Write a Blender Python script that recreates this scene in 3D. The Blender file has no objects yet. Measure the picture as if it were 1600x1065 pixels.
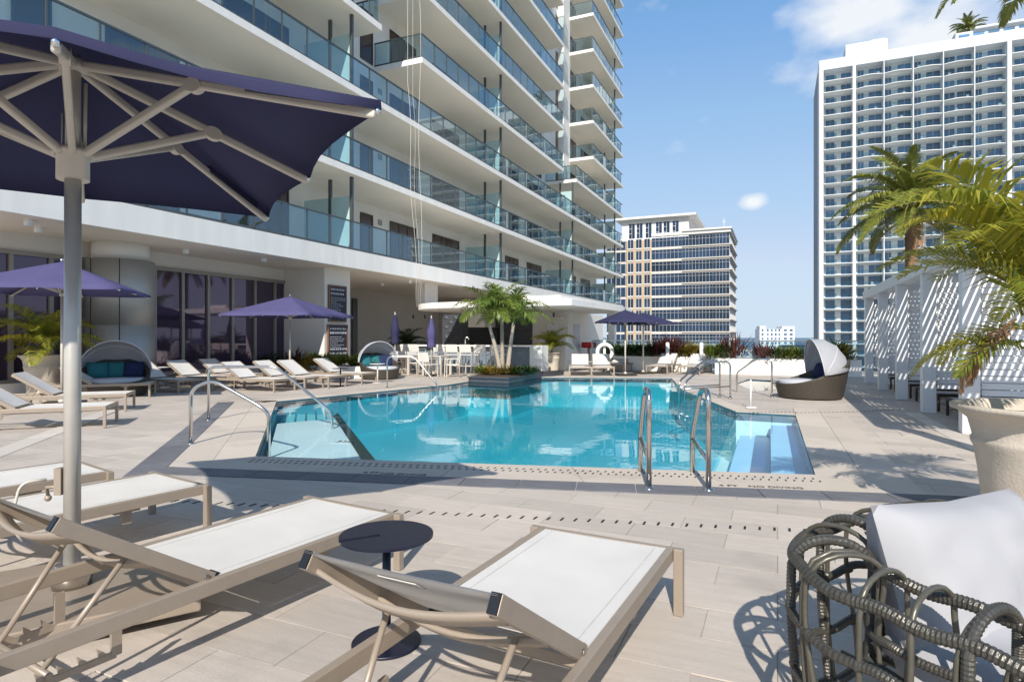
import bpy, bmesh, math, random
from mathutils import Vector, Matrix, geometry, noise
random.seed(7)
scene = bpy.context.scene
COL = scene.collection
# ------------------------------------------------------------------ camera
F, H, HZ = 950.0, 1.42, 527.0            # focal length in photo pixels, eye height, horizon row
cam_d = bpy.data.cameras.new('camera'); cam = bpy.data.objects.new('camera', cam_d); COL.objects.link(cam)
cam.location = (0, 0, H); cam.rotation_euler = (math.pi/2, 0, 0)
cam_d.sensor_width = 36; cam_d.lens = 36*F/1600.0; cam_d.shift_y = -(532.5-HZ)/1600.0
cam_d.clip_start = 0.05; cam_d.clip_end = 60000
scene.camera = cam
# ------------------------------------------------------------------ sun and sky
SH = Vector((0.19, 1.34, -1.0)).normalized()          # direction the sunlight travels
sun_d = bpy.data.lights.new('sun', 'SUN'); sun = bpy.data.objects.new('sun', sun_d); COL.objects.link(sun)
sun.rotation_euler = SH.to_track_quat('-Z', 'Y').to_euler()
sun_d.energy = 4.2; sun_d.angle = math.radians(0.53); sun_d.color = (1.0, 0.93, 0.835)
world = bpy.data.worlds.new('World'); scene.world = world; world.use_nodes = True
wn = world.node_tree.nodes; wl = world.node_tree.links; wn.clear()
wo = wn.new('ShaderNodeOutputWorld'); bg = wn.new('ShaderNodeBackground'); bg.inputs[1].default_value = 0.14
sky = wn.new('ShaderNodeTexSky'); sky.sky_type = 'NISHITA'; sky.sun_disc = False
to_sun = -SH
sky.sun_elevation = math.asin(to_sun.z); sky.sun_rotation = math.atan2(to_sun.x, to_sun.y)
sky.air_density = 1.0; sky.dust_density = 0.15; sky.ozone_density = 2.5
# thin fair-weather clouds over the whole sky
tc = wn.new('ShaderNodeTexCoord'); sep = wn.new('ShaderNodeSeparateXYZ'); wl.new(tc.outputs['Generated'], sep.inputs[0])
mx = wn.new('ShaderNodeMath'); mx.operation = 'MAXIMUM'; mx.inputs[1].default_value = 0.04; wl.new(sep.outputs[2], mx.inputs[0])
dv = wn.new('ShaderNodeVectorMath'); dv.operation = 'DIVIDE'; wl.new(tc.outputs['Generated'], dv.inputs[0])
cb = wn.new('ShaderNodeCombineXYZ'); wl.new(mx.outputs[0], cb.inputs[0]); wl.new(mx.outputs[0], cb.inputs[1]); cb.inputs[2].default_value = 1.0
wl.new(cb.outputs[0], dv.inputs[1])
nrm = wn.new('ShaderNodeVectorMath'); nrm.operation = 'NORMALIZE'; wl.new(tc.outputs['Generated'], nrm.inputs[0])
mask = None
for c_, r_ in (((.70,1,.50),.22), ((.60,1,.535),.15), ((.397,1,.222),.030), ((-.9,.35,.5),.22), ((.9,-.5,.45),.25), ((-.4,-1,.6),.2), ((1,.25,.35),.16)):
    c_ = Vector(c_).normalized(); sb = wn.new('ShaderNodeVectorMath'); sb.operation = 'SUBTRACT'; wl.new(nrm.outputs[0], sb.inputs[0]); sb.inputs[1].default_value = c_
    sc_ = wn.new('ShaderNodeVectorMath'); sc_.operation = 'MULTIPLY'; wl.new(sb.outputs[0], sc_.inputs[0]); sc_.inputs[1].default_value = (1,1,1.9)
    ln = wn.new('ShaderNodeVectorMath'); ln.operation = 'LENGTH'; wl.new(sc_.outputs[0], ln.inputs[0])
    mr_ = wn.new('ShaderNodeMapRange'); mr_.inputs[1].default_value = 0; mr_.inputs[2].default_value = r_; mr_.inputs[3].default_value = 1; mr_.inputs[4].default_value = 0; wl.new(ln.outputs['Value'], mr_.inputs[0])
    if mask is None: mask = mr_.outputs[0]
    else:
        mm_ = wn.new('ShaderNodeMath'); mm_.operation = 'MAXIMUM'; wl.new(mask, mm_.inputs[0]); wl.new(mr_.outputs[0], mm_.inputs[1]); mask = mm_.outputs[0]
mp = wn.new('ShaderNodeMapping'); mp.inputs['Scale'].default_value = (1.0, 1.0, 1.8); wl.new(nrm.outputs[0], mp.inputs[0])
nz = wn.new('ShaderNodeTexNoise'); nz.inputs['Scale'].default_value = 9.0; nz.inputs['Detail'].default_value = 7; nz.inputs['Roughness'].default_value = 0.52
wl.new(mp.outputs[0], nz.inputs['Vector'])
cr = wn.new('ShaderNodeValToRGB'); cr.color_ramp.elements[0].position = 0.62; cr.color_ramp.elements[1].position = 1.0
am = wn.new('ShaderNodeMath'); am.operation = 'MULTIPLY_ADD'; am.inputs[1].default_value = .62; wl.new(mask, am.inputs[0]); wl.new(nz.outputs[0], am.inputs[2]); wl.new(am.outputs[0], cr.inputs[0])
mixc = wn.new('ShaderNodeMixRGB'); mixc.inputs[2].default_value = (5.0, 5.05, 5.1, 1)
cm = wn.new('ShaderNodeMath'); cm.operation = 'MULTIPLY'; cm.inputs[1].default_value = 0.85; wl.new(cr.outputs[0], cm.inputs[0])
sr_ = wn.new('ShaderNodeSeparateColor'); wl.new(sky.outputs[0], sr_.inputs[0]); hs_ = wn.new('ShaderNodeCombineColor')   # even tone curve over the whole sky
for i_, (sc0, pts_) in enumerate(((8, ((0,0),(.134,.87),(.201,1.5),(.296,2.05),(.56,3.0),(1,3.2))), (10, ((0,0),(.207,2.1),(.304,2.75),(.43,3.2),(.75,3.8),(1,3.9))), (12, ((0,0),(.325,3.98),(.45,4.33),(.56,4.55),(.85,4.7),(1,4.75))))):
    dv_ = wn.new('ShaderNodeMath'); dv_.operation = 'DIVIDE'; dv_.inputs[1].default_value = sc0; wl.new(sr_.outputs[i_], dv_.inputs[0])
    rp0 = wn.new('ShaderNodeValToRGB'); els = rp0.color_ramp.elements
    for k_, (po, va) in enumerate(pts_):
        e_ = els[0] if k_ == 0 else els[-1] if k_ == len(pts_)-1 else els.new(po)
        e_.position = po; e_.color = (va, va, va, 1)
    wl.new(dv_.outputs[0], rp0.inputs[0]); wl.new(rp0.outputs[0], hs_.inputs[i_])
wl.new(cm.outputs[0], mixc.inputs[0]); wl.new(hs_.outputs[0], mixc.inputs[1])
wl.new(mixc.outputs[0], bg.inputs[0]); wl.new(bg.outputs[0], wo.inputs[0])
scene.cycles.diffuse_bounces = 7; scene.cycles.max_bounces = 14; scene.cycles.transparent_max_bounces = 14
vs = scene.view_settings; vs.view_transform = 'Standard'; vs.look = 'None'; vs.exposure = 0.50; vs.gamma = 1.0; vs.use_curve_mapping = False
# ------------------------------------------------------------------ coordinates
TH = math.radians(23.6); CT, ST = math.cos(TH), math.sin(TH)
def G(px, py, z=0.0):                    # a photo pixel on the horizontal plane z
    d = (H-z)*F/(py-HZ); return Vector(((px-800)/F*d, d, z))
def UV(u, v, z=0.0):                     # building grid: u to the right, v away along the facade
    return Vector((CT*u+ST*v, -ST*u+CT*v, z))
def toUV(p): return (CT*p[0]-ST*p[1], ST*p[0]+CT*p[1])
def VU(px, u):                           # v on the facade plane u, below photo column px
    a = (px-800)/F; d = u/(a*CT-ST); return d*(a*ST+CT)
def UVv(px, v):                          # u on the plane v = const
    a = (px-800)/F; d = v/(a*ST+CT); return d*(a*CT-ST)
# ------------------------------------------------------------------ mesh builder
class MB:
    def __init__(s): s.v = []; s.f = []; s.m = []; s.sm = []; s.mi = 0
    def add(s, vs, fs, smooth=False):
        o = len(s.v); s.v += [tuple(p) for p in vs]
        for f in fs: s.f.append(tuple(i+o for i in f)); s.m.append(s.mi); s.sm.append(smooth)
        return s
    def box(s, x0, x1, y0, y1, z0, z1):
        if x0 > x1: x0, x1 = x1, x0
        if y0 > y1: y0, y1 = y1, y0
        if z0 > z1: z0, z1 = z1, z0
        return s.add([(x0,y0,z0),(x1,y0,z0),(x1,y1,z0),(x0,y1,z0),(x0,y0,z1),(x1,y0,z1),(x1,y1,z1),(x0,y1,z1)],
              [(0,3,2,1),(4,5,6,7),(0,1,5,4),(1,2,6,5),(2,3,7,6),(3,0,4,7)])
    def bar(s, p, q, w, h, up=(0,0,1)):
        p = Vector(p); q = Vector(q); d = (q-p).normalized(); up = Vector(up)
        if abs(d.dot(up)) > .98: up = Vector((0,1,0))
        a = d.cross(up).normalized()*w/2; b = a.cross(d).normalized()*h/2
        vs = [p-a-b, p+a-b, p+a+b, p-a+b, q-a-b, q+a-b, q+a+b, q-a+b]
        return s.add(vs, [(0,1,2,3),(7,6,5,4),(4,5,1,0),(5,6,2,1),(6,7,3,2),(7,4,0,3)])
    def tube(s, pts, r, n=8, closed=False, caps=True):
        pts = [Vector(p) for p in pts]; N = len(pts); rs = r if isinstance(r, (list, tuple)) else [r]*N
        vs = []; prev = None
        for i, p in enumerate(pts):
            if closed: t = pts[(i+1) % N]-pts[i-1]
            else: t = pts[min(i+1, N-1)]-pts[max(i-1, 0)]
            t = t.normalized() if t.length > 1e-9 else Vector((0,0,1))
            if prev is None:
                a = t.cross(Vector((0,0,1)))
                if a.length < .05: a = t.cross(Vector((1,0,0)))
            else: a = prev-t*prev.dot(t)
            a.normalize(); prev = a; b = t.cross(a)
            for k in range(n):
                an = 2*math.pi*k/n; vs.append(p+(a*math.cos(an)+b*math.sin(an))*rs[i])
        fs = []
        for i in range(N if closed else N-1):
            j = (i+1) % N
            for k in range(n): fs.append((i*n+k, i*n+(k+1) % n, j*n+(k+1) % n, j*n+k))
        s.add(vs, fs, True)
        if caps and not closed:
            o = len(s.v)-N*n
            for f in (tuple(o+k for k in range(n))[::-1], tuple(o+(N-1)*n+k for k in range(n))):
                s.f.append(f); s.m.append(s.mi); s.sm.append(False)
        return s
    def lathe(s, prof, n=20, c=(0,0,0), smooth=True):
        vs = []; fs = []
        for r, z in prof:
            for k in range(n):
                an = 2*math.pi*k/n; vs.append((c[0]+r*math.cos(an), c[1]+r*math.sin(an), c[2]+z))
        for i in range(len(prof)-1):
            for k in range(n): fs.append((i*n+k, i*n+(k+1) % n, (i+1)*n+(k+1) % n, (i+1)*n+k))
        s.add(vs, fs, smooth)
        o = len(s.v)-len(prof)*n
        for f in (tuple(o+k for k in range(n))[::-1], tuple(o+(len(prof)-1)*n+k for k in range(n))):
            s.f.append(f); s.m.append(s.mi); s.sm.append(False)
        return s
    def prism(s, poly, z0, z1):
        n = len(poly); A = sum(poly[i][0]*poly[(i+1) % n][1]-poly[(i+1) % n][0]*poly[i][1] for i in range(n))
        if A < 0: poly = poly[::-1]
        vs = [(p[0], p[1], z0) for p in poly]+[(p[0], p[1], z1) for p in poly]
        return s.add(vs, [tuple(range(n))[::-1], tuple(range(n, 2*n))]+[(i, (i+1) % n, n+(i+1) % n, n+i) for i in range(n)])
    def ball(s, c, r, n=8, sz=1.0):
        prof = [(max(1e-4, r*math.sin(math.pi*i/n)), -r*sz*math.cos(math.pi*i/n)) for i in range(n+1)]
        return s.lathe(prof, n+2, c)
    def build(s, name, mats, parent=None, off=(0,0,0), bevel=0.0, loc=None, rotz=None):
        me = bpy.data.meshes.new(name)
        me.from_pydata([(p[0]-off[0], p[1]-off[1], p[2]-off[2]) for p in s.v], [], s.f)
        if not isinstance(mats, (list, tuple)): mats = [mats]
        for m in mats: me.materials.append(m)
        me.polygons.foreach_set('material_index', s.m); me.polygons.foreach_set('use_smooth', s.sm); me.update()
        o = bpy.data.objects.new(name, me); COL.objects.link(o)
        if parent: o.parent = parent
        if loc is not None: o.location = loc
        if rotz is not None: o.rotation_euler = (0, 0, rotz)
        if bevel:
            b = o.modifiers.new('bevel', 'BEVEL'); b.width = bevel; b.segments = 2; b.limit_method = 'ANGLE'
        return o
def tag(o, label=None, cat=None, group=None, kind=None):
    if label: o['label'] = label
    if cat: o['category'] = cat
    if group: o['group'] = group
    if kind: o['kind'] = kind
    return o
def thing(name, label, cat, loc=(0,0,0), rotz=0.0, group=None):
    o = bpy.data.objects.new(name, None); COL.objects.link(o); o.empty_display_size = .2
    o.location = loc; o.rotation_euler = (0, 0, rotz); return tag(o, label, cat, group)
def copy_tree(o, parent=None):
    c = o.copy(); COL.objects.link(c); c.parent = parent
    for ch in list(o.children): copy_tree(ch, c)
    return c
def struct(o): o['kind'] = 'structure'; return o
def inst(name, mesh_obj, parent, loc, rot=(0,0,0), scale=(1,1,1)):
    o = bpy.data.objects.new(name, mesh_obj.data); COL.objects.link(o); o.parent = parent
    o.location = loc; o.rotation_euler = rot; o.scale = scale; return o
# ------------------------------------------------------------------ materials
def mat(name, col, rough=.6, metal=0.0, var=.12, scale=6.0, bump=0.0, bscale=60.0, spec=.5, rnd=0.0, stretch=None, detail=4):
    m = bpy.data.materials.new(name); m.use_nodes = True; nt = m.node_tree; N = nt.nodes; L = nt.links
    p = N['Principled BSDF']; p.inputs['Roughness'].default_value = rough; p.inputs['Metallic'].default_value = metal
    p.inputs['Specular IOR Level'].default_value = spec
    co = N.new('ShaderNodeTexCoord'); src = co.outputs['Object']
    if stretch:
        mpn = N.new('ShaderNodeMapping'); mpn.inputs['Scale'].default_value = stretch; L.new(src, mpn.inputs[0]); src = mpn.outputs[0]
    nz = N.new('ShaderNodeTexNoise'); nz.inputs['Scale'].default_value = scale; nz.inputs['Detail'].default_value = detail; L.new(src, nz.inputs['Vector'])
    hv = N.new('ShaderNodeHueSaturation'); hv.inputs['Color'].default_value = (*col, 1)
    mr = N.new('ShaderNodeMapRange'); mr.inputs[1].default_value = .25; mr.inputs[2].default_value = .75
    mr.inputs[3].default_value = 1-var; mr.inputs[4].default_value = 1+var; L.new(nz.outputs[0], mr.inputs[0])
    last = mr.outputs[0]
    if rnd:
        oi = N.new('ShaderNodeObjectInfo'); r2 = N.new('ShaderNodeMapRange'); r2.inputs[3].default_value = 1-rnd; r2.inputs[4].default_value = 1+rnd
        L.new(oi.outputs['Random'], r2.inputs[0]); mu = N.new('ShaderNodeMath'); mu.operation = 'MULTIPLY'
        L.new(last, mu.inputs[0]); L.new(r2.outputs[0], mu.inputs[1]); last = mu.outputs[0]
    L.new(last, hv.inputs['Value']); L.new(hv.outputs[0], p.inputs['Base Color'])
    if bump:
        n2 = N.new('ShaderNodeTexNoise'); n2.inputs['Scale'].default_value = bscale; n2.inputs['Detail'].default_value = 3; L.new(src, n2.inputs['Vector'])
        b = N.new('ShaderNodeBump'); b.inputs['Strength'].default_value = bump; b.inputs['Distance'].default_value = .01
        L.new(n2.outputs[0], b.inputs['Height']); L.new(b.outputs[0], p.inputs['Normal'])
    return m
def leafmat(name, col, col2, trans=.35, rnd=.25):
    m = bpy.data.materials.new(name); m.use_nodes = True; N = m.node_tree.nodes; L = m.node_tree.links
    p = N['Principled BSDF']; p.inputs['Roughness'].default_value = .42; out = N['Material Output']
    ge = N.new('ShaderNodeNewGeometry'); oi = N.new('ShaderNodeObjectInfo')
    ad = N.new('ShaderNodeMath'); ad.operation = 'ADD'; L.new(ge.outputs['Random Per Island'], ad.inputs[0]); L.new(oi.outputs['Random'], ad.inputs[1])
    ml = N.new('ShaderNodeMath'); ml.operation = 'MULTIPLY'; ml.inputs[1].default_value = .5; L.new(ad.outputs[0], ml.inputs[0])
    mi = N.new('ShaderNodeMixRGB'); mi.inputs[1].default_value = (*col, 1); mi.inputs[2].default_value = (*col2, 1); L.new(ml.outputs[0], mi.inputs[0])
    L.new(mi.outputs[0], p.inputs['Base Color'])
    tr = N.new('ShaderNodeBsdfTranslucent'); L.new(mi.outputs[0], tr.inputs[0])
    ms = N.new('ShaderNodeMixShader'); ms.inputs[0].default_value = trans
    L.new(p.outputs[0], ms.inputs[1]); L.new(tr.outputs[0], ms.inputs[2]); L.new(ms.outputs[0], out.inputs[0])
    return m
def fabric(name, col, trans=.25, weave=500.0, rough=.85, wrinkle=0.0):
    m = mat(name, col, rough, 0, .06, 3, .25, weave, .2); N = m.node_tree.nodes; L = m.node_tree.links
    p = N['Principled BSDF']; tr = N.new('ShaderNodeBsdfTranslucent'); tr.inputs[0].default_value = (*col, 1)
    ms = N.new('ShaderNodeMixShader'); ms.inputs[0].default_value = trans; out = N['Material Output']
    L.new(p.outputs[0], ms.inputs[1]); L.new(tr.outputs[0], ms.inputs[2]); L.new(ms.outputs[0], out.inputs[0])
    return m
def glass(name, tint, refl=.9, ior=1.45, rough=.02, gcol=(1,1,1), floor=0.0, bump=0.0, bscale=2.0, pwr=5.0):
    m = bpy.data.materials.new(name); m.use_nodes = True; N = m.node_tree.nodes; L = m.node_tree.links; N.remove(N['Principled BSDF'])
    out = N['Material Output']; tr = N.new('ShaderNodeBsdfTransparent'); tr.inputs[0].default_value = (*tint, 1)
    gl = N.new('ShaderNodeBsdfGlossy'); gl.inputs['Roughness'].default_value = rough; gl.inputs[0].default_value = (*gcol, 1)
    fr = N.new('ShaderNodeLayerWeight'); fr.inputs['Blend'].default_value = .5; pw = N.new('ShaderNodeMath'); pw.operation = 'POWER'; pw.inputs[1].default_value = pwr; L.new(fr.outputs['Facing'], pw.inputs[0])
    f0 = ((ior-1)/(ior+1))**2
    mr = N.new('ShaderNodeMapRange'); mr.inputs[3].default_value = max(floor, f0); mr.inputs[4].default_value = refl; L.new(pw.outputs[0], mr.inputs[0])
    ms = N.new('ShaderNodeMixShader'); L.new(mr.outputs[0], ms.inputs[0]); L.new(tr.outputs[0], ms.inputs[1]); L.new(gl.outputs[0], ms.inputs[2])
    L.new(ms.outputs[0], out.inputs[0])
    if bump:
        co = N.new('ShaderNodeTexCoord'); n2 = N.new('ShaderNodeTexNoise'); n2.inputs['Scale'].default_value = bscale; n2.inputs['Detail'].default_value = 3
        L.new(co.outputs['Object'], n2.inputs['Vector']); b = N.new('ShaderNodeBump'); b.inputs['Strength'].default_value = bump; b.inputs['Distance'].default_value = .02
        L.new(n2.outputs[0], b.inputs['Height']); L.new(b.outputs[0], gl.inputs['Normal']); L.new(b.outputs[0], fr.inputs['Normal'])
    return m
M = {}
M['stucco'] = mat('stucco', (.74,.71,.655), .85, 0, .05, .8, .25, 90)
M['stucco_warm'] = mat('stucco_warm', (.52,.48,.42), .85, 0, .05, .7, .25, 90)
M['soffit'] = mat('soffit', (.86,.78,.67), .85, 0, .04, .4, .1, 60)  # fascia concrete seen from below, warm bounced light put into the colour
M['white_paint'] = mat('white_paint', (.78,.78,.76), .5, 0, .04, 2)
M['fascia'] = mat('fascia', (.82,.795,.745), .7, 0, .07, 2.2, .15, 60, stretch=(1,1,.12))
M['tan_metal'] = mat('tan_metal', (.325,.268,.212), .42, .15, .05, 14, 0, 60, .5)
M['sling'] = fabric('sling', (.80,.78,.745), .27, 900); M['seam'] = mat('seam', (.50,.485,.455), .9)
M['navy_metal'] = mat('navy_metal', (.011,.014,.032), .38, .2, .08, 10)
M['navy_fabric'] = fabric('navy_fabric', (.036,.037,.086), .10, 420)
M['violet_fabric'] = fabric('violet_fabric', (.088,.082,.19), .10, 420)
M['taupe_metal'] = mat('taupe_metal', (.56,.515,.445), .42, .12, .05, 12)
M['pole_grey'] = mat('pole_grey', (.50,.475,.43), .3, .3, .05, 12)
M['steel'] = mat('steel', (.62,.60,.57), .16, 1.0, .05, 20, .03, 200)
M['chrome'] = mat('chrome', (.75,.75,.75), .1, 1.0, .03, 10)
M['wicker'] = mat('wicker', (.052,.043,.032), .55, 0, .35, 40, .8, 120)
M['rope'] = mat('rope', (.075,.071,.060), .36, .35, .2, 30, .2, 150, .6)
M['cane'] = mat('cane', (.105,.098,.076), .34, .3, .12, 18, .1, 60, .6)
M['cushion'] = fabric('cushion', (.52,.53,.56), .05, 600); M['chair_cushion'] = fabric('chair_cushion', (.41,.41,.425), .04, 700)
M['hood'] = fabric('hood', (.46,.475,.51), .25, 400)
M['teal_cloth'] = fabric('teal_cloth', (.03,.16,.18), .05, 400)
M['navy_cloth'] = fabric('navy_cloth', (.02,.03,.08), .05, 400)
M['pot'] = mat('pot', (.50,.445,.37), .8, 0, .14, 3.5, .35, 45)
M['soil'] = mat('soil', (.07,.048,.032), .95, 0, .4, 30, .9, 60)
M['trunk_pale'] = mat('trunk_pale', (.34,.29,.235), .85, 0, .25, 9, .6, 30, stretch=(1,1,5))
M['trunk_brown'] = mat('trunk_brown', (.20,.12,.07), .9, 0, .4, 14, 1, 26)
M['rachis'] = mat('rachis', (.25,.23,.05), .5, 0, .2, 8)
M['dead_leaf'] = leafmat('dead_leaf', (.30,.16,.08), (.42,.26,.13), .3)
M['leaf_coconut'] = leafmat('leaf_coconut', (.085,.15,.025), (.22,.27,.045), .35)
M['leaf_date'] = leafmat('leaf_date', (.10,.15,.03), (.30,.29,.05), .25)
M['leaf_areca'] = leafmat('leaf_areca', (.12,.18,.026), (.56,.48,.055), .42)
M['leaf_dark'] = leafmat('leaf_dark', (.02,.05,.012), (.05,.085,.02), .25)
M['leaf_lime'] = leafmat('leaf_lime', (.10,.16,.02), (.26,.28,.04), .4)
M['leaf_red'] = leafmat('leaf_red', (.05,.016,.014), (.13,.04,.03), .3)
M['leaf_croton'] = leafmat('leaf_croton', (.07,.10,.02), (.42,.25,.03), .3)
M['rail_dark'] = mat('rail_dark', (.10,.115,.12), .4, .5, .05, 5)
M['frost'] = mat('frost', (.40,.55,.55), .25, 0, .03, 2)
M['balcony_glass'] = glass('balcony_glass', (.74,.85,.89), .95, 1.5, .01, (.88,.95,1.0), .10)
M['window_dark'] = mat('window_dark', (.055,.036,.032), .12, 0, .3, .6, 0, 60, .5)
M['frame_brown'] = mat('frame_brown', (.07,.052,.042), .45, .2, .1, 5)
M['lobby_glass'] = mat('lobby_glass', (.045,.032,.055), .03, 0, .2, .3, 0, 60, 1.0); M['lobby_glass'].node_tree.nodes['Principled BSDF'].inputs['Specular Tint'].default_value = (.95,.80,1.0,1)
M['frame_bronze'] = mat('frame_bronze', (.30,.275,.245), .45, .3, .05, 5)
M['clad_metal'] = mat('clad_metal', (.42,.415,.39), .5, .55, .04, .7)
M['black'] = mat('black', (.012,.012,.013), .35, 0, .1, 10)
M['slot'] = mat('slot', (.01,.01,.012), .9)
M['brown_dark'] = mat('brown_dark', (.045,.036,.03), .5, .2, .1, 10)
M['red'] = mat('red', (.55,.02,.02), .4, 0, .05, 10)
M['sign_white'] = mat('sign_white', (.8,.79,.76), .6, 0, .08, 8)
M['chalk'] = mat('chalk', (.62,.63,.66), .9, 0, .25, 60)
M['chalkboard'] = mat('chalkboard', (.020,.026,.045), .6, 0, .25, 5)
M['wood'] = mat('wood', (.20,.11,.06), .6, 0, .25, 12, .2, 60, stretch=(1,1,8))
M['louver'] = mat('louver', (.72,.73,.74), .5, 0, .03, 3)
M['door'] = mat('door', (.52,.53,.55), .5, 0, .03, 2)
M['rope_white'] = mat('rope_white', (.62,.58,.50), .8, 0, .1, 30)
# ================================================================== deck, pool and paving
def deckmat(name, col, brick=True, var=.15):
    """stone tiles .333 x .667 in running bond along the grid, with streaky grain"""
    m = bpy.data.materials.new(name); m.use_nodes = True; N = m.node_tree.nodes; L = m.node_tree.links; p = N['Principled BSDF']
    p.inputs['Roughness'].default_value = .72; p.inputs['Specular IOR Level'].default_value = .35
    ge = N.new('ShaderNodeNewGeometry'); mp = N.new('ShaderNodeMapping'); mp.vector_type = 'POINT'; mp.inputs['Rotation'].default_value = (0, 0, TH)
    L.new(ge.outputs['Position'], mp.inputs[0])
    st = N.new('ShaderNodeMapping'); st.inputs['Scale'].default_value = (1.6, 14, 1); L.new(mp.outputs[0], st.inputs[0])
    n1 = N.new('ShaderNodeTexNoise'); n1.inputs['Scale'].default_value = 1.6; n1.inputs['Detail'].default_value = 6; n1.inputs['Roughness'].default_value = .62; L.new(st.outputs[0], n1.inputs['Vector'])
    n2 = N.new('ShaderNodeTexNoise'); n2.inputs['Scale'].default_value = .55; n2.inputs['Detail'].default_value = 5; L.new(mp.outputs[0], n2.inputs['Vector'])
    ad = N.new('ShaderNodeMath'); ad.operation = 'ADD'; L.new(n1.outputs[0], ad.inputs[0]); L.new(n2.outputs[0], ad.inputs[1])
    mr = N.new('ShaderNodeMapRange'); mr.inputs[1].default_value = .6; mr.inputs[2].default_value = 1.4; mr.inputs[3].default_value = 1-var; mr.inputs[4].default_value = 1+var; L.new(ad.outputs[0], mr.inputs[0])
    n4 = N.new('ShaderNodeTexNoise'); n4.inputs['Scale'].default_value = .9; n4.inputs['Detail'].default_value = 7; n4.inputs['Roughness'].default_value = .6; L.new(ge.outputs['Position'], n4.inputs['Vector'])
    m4 = N.new('ShaderNodeMapRange'); m4.inputs[1].default_value = .56; m4.inputs[2].default_value = .66; m4.inputs[3].default_value = 1.0; m4.inputs[4].default_value = .86; L.new(n4.outputs[0], m4.inputs[0])
    mm4 = N.new('ShaderNodeMath'); mm4.operation = 'MULTIPLY'; L.new(mr.outputs[0], mm4.inputs[0]); L.new(m4.outputs[0], mm4.inputs[1])
    hv = N.new('ShaderNodeHueSaturation'); hv.inputs['Color'].default_value = (*col, 1)
    val = mm4.outputs[0]
    if brick:
        br = N.new('ShaderNodeTexBrick'); br.offset = .5; br.inputs['Scale'].default_value = 1.0; br.inputs['Mortar Size'].default_value = .003
        br.inputs['Brick Width'].default_value = .667; br.inputs['Row Height'].default_value = .3335; br.inputs['Bias'].default_value = 0
        br.inputs['Color1'].default_value = (.93,.93,.93,1); br.inputs['Color2'].default_value = (1.05,1.05,1.05,1); br.inputs['Mortar'].default_value = (.55,.53,.5,1)
        L.new(mp.outputs[0], br.inputs['Vector']); mu = N.new('ShaderNodeMath'); mu.operation = 'MULTIPLY'; L.new(val, mu.inputs[0]); L.new(br.outputs[0], mu.inputs[1]); val = mu.outputs[0]
    else:
        oi = N.new('ShaderNodeObjectInfo'); r2 = N.new('ShaderNodeMapRange'); r2.inputs[3].default_value = .90; r2.inputs[4].default_value = 1.07
        L.new(oi.outputs['Random'], r2.inputs[0]); mu = N.new('ShaderNodeMath'); mu.operation = 'MULTIPLY'; L.new(val, mu.inputs[0]); L.new(r2.outputs[0], mu.inputs[1]); val = mu.outputs[0]
    L.new(val, hv.inputs['Value']); L.new(hv.outputs[0], p.inputs['Base Color'])
    n3 = N.new('ShaderNodeTexNoise'); n3.inputs['Scale'].default_value = 26; n3.inputs['Detail'].default_value = 5; L.new(st.outputs[0], n3.inputs['Vector'])
    b = N.new('ShaderNodeBump'); b.inputs['Strength'].default_value = .5; b.inputs['Distance'].default_value = .008; L.new(n3.outputs[0], b.inputs['Height']); L.new(b.outputs[0], p.inputs['Normal'])
    return m
M['deck'] = deckmat('deck_paving', (.475,.422,.37)); M['tile'] = deckmat('deck_tile', (.495,.44,.385), False)
M['coping'] = deckmat('coping_stone', (.54,.475,.405), False, .08); M['slate'] = deckmat('slate_tile', (.15,.152,.168), False, .35)
M['pale_strip'] = deckmat('pale_strip', (.58,.53,.47), False, .06)
M['grout'] = mat('grout', (.17,.155,.14), .9)
# outline of the water, counter-clockwise from the near left corner
NL, NR = G(399,713), G(1274,742); RF, RI = G(1243,648), G(1150,643)
POOL = [NL, NR, RF, RI, G(1066,609), G(1049,590.5), G(846,589), G(795,598.5), G(732,596), G(700,601), G(432,627)]
POOL = [(p.x, p.y) for p in POOL]
def offset_path(path, d):
    """open path moved to its left by d with mitred corners"""
    out = []; n = len(path)
    for i in range(n):
        p = Vector(path[i]); ns = []
        if i > 0: e = (p-Vector(path[i-1])).normalized(); ns.append(Vector((-e.y, e.x)))
        if i < n-1: e = (Vector(path[i+1])-p).normalized(); ns.append(Vector((-e.y, e.x)))
        b = sum(ns, Vector((0,0))); b.normalize(); out.append(p+b*(d/max(.3, b.dot(ns[0]))))
    return out
def inside(p, poly):
    r = False; n = len(poly)
    for i in range(n):
        a, b = poly[i], poly[(i+1) % n]
        if (a[1] > p[1]) != (b[1] > p[1]) and p[0] < (b[0]-a[0])*(p[1]-a[1])/(b[1]-a[1])+a[0]: r = not r
    return r
def sheet(loops, z):
    """flat sheet with holes: first loop is the outline"""
    vs = [Vector((p[0], p[1], 0)) for l in loops for p in l]
    tris = geometry.tessellate_polygon([[Vector((p[0], p[1], 0)) for p in l] for l in loops])
    mb = MB(); fs = []
    for t in tris:
        a, b, c = (vs[i] for i in t)
        fs.append(tuple(t) if (b-a).cross(c-a).z > 0 else tuple(t)[::-1])
    mb.add([(v.x, v.y, z) for v in vs], fs); return mb
SPA = [G(1150,598), G(1178,612), G(1216,607), G(1205,594), G(1170,592)]; SPA = [(p.x, p.y) for p in SPA]
outer = [UV(-24,-9), UV(11,-9), UV(11,29.5), UV(-3,29.5), UV(-6,40), UV(-24,40)]; outer = [(p.x, p.y) for p in outer]
deck = struct(sheet([outer, POOL, SPA], -.008).build('deck', M['deck']))
slab = MB(); n = len(outer)
for i in range(n):
    a, b = outer[i], outer[(i+1) % n]; slab.add([(a[0],a[1],-4),(b[0],b[1],-4),(b[0],b[1],-.008),(a[0],a[1],-.008)], [(0,1,2,3)])
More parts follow.
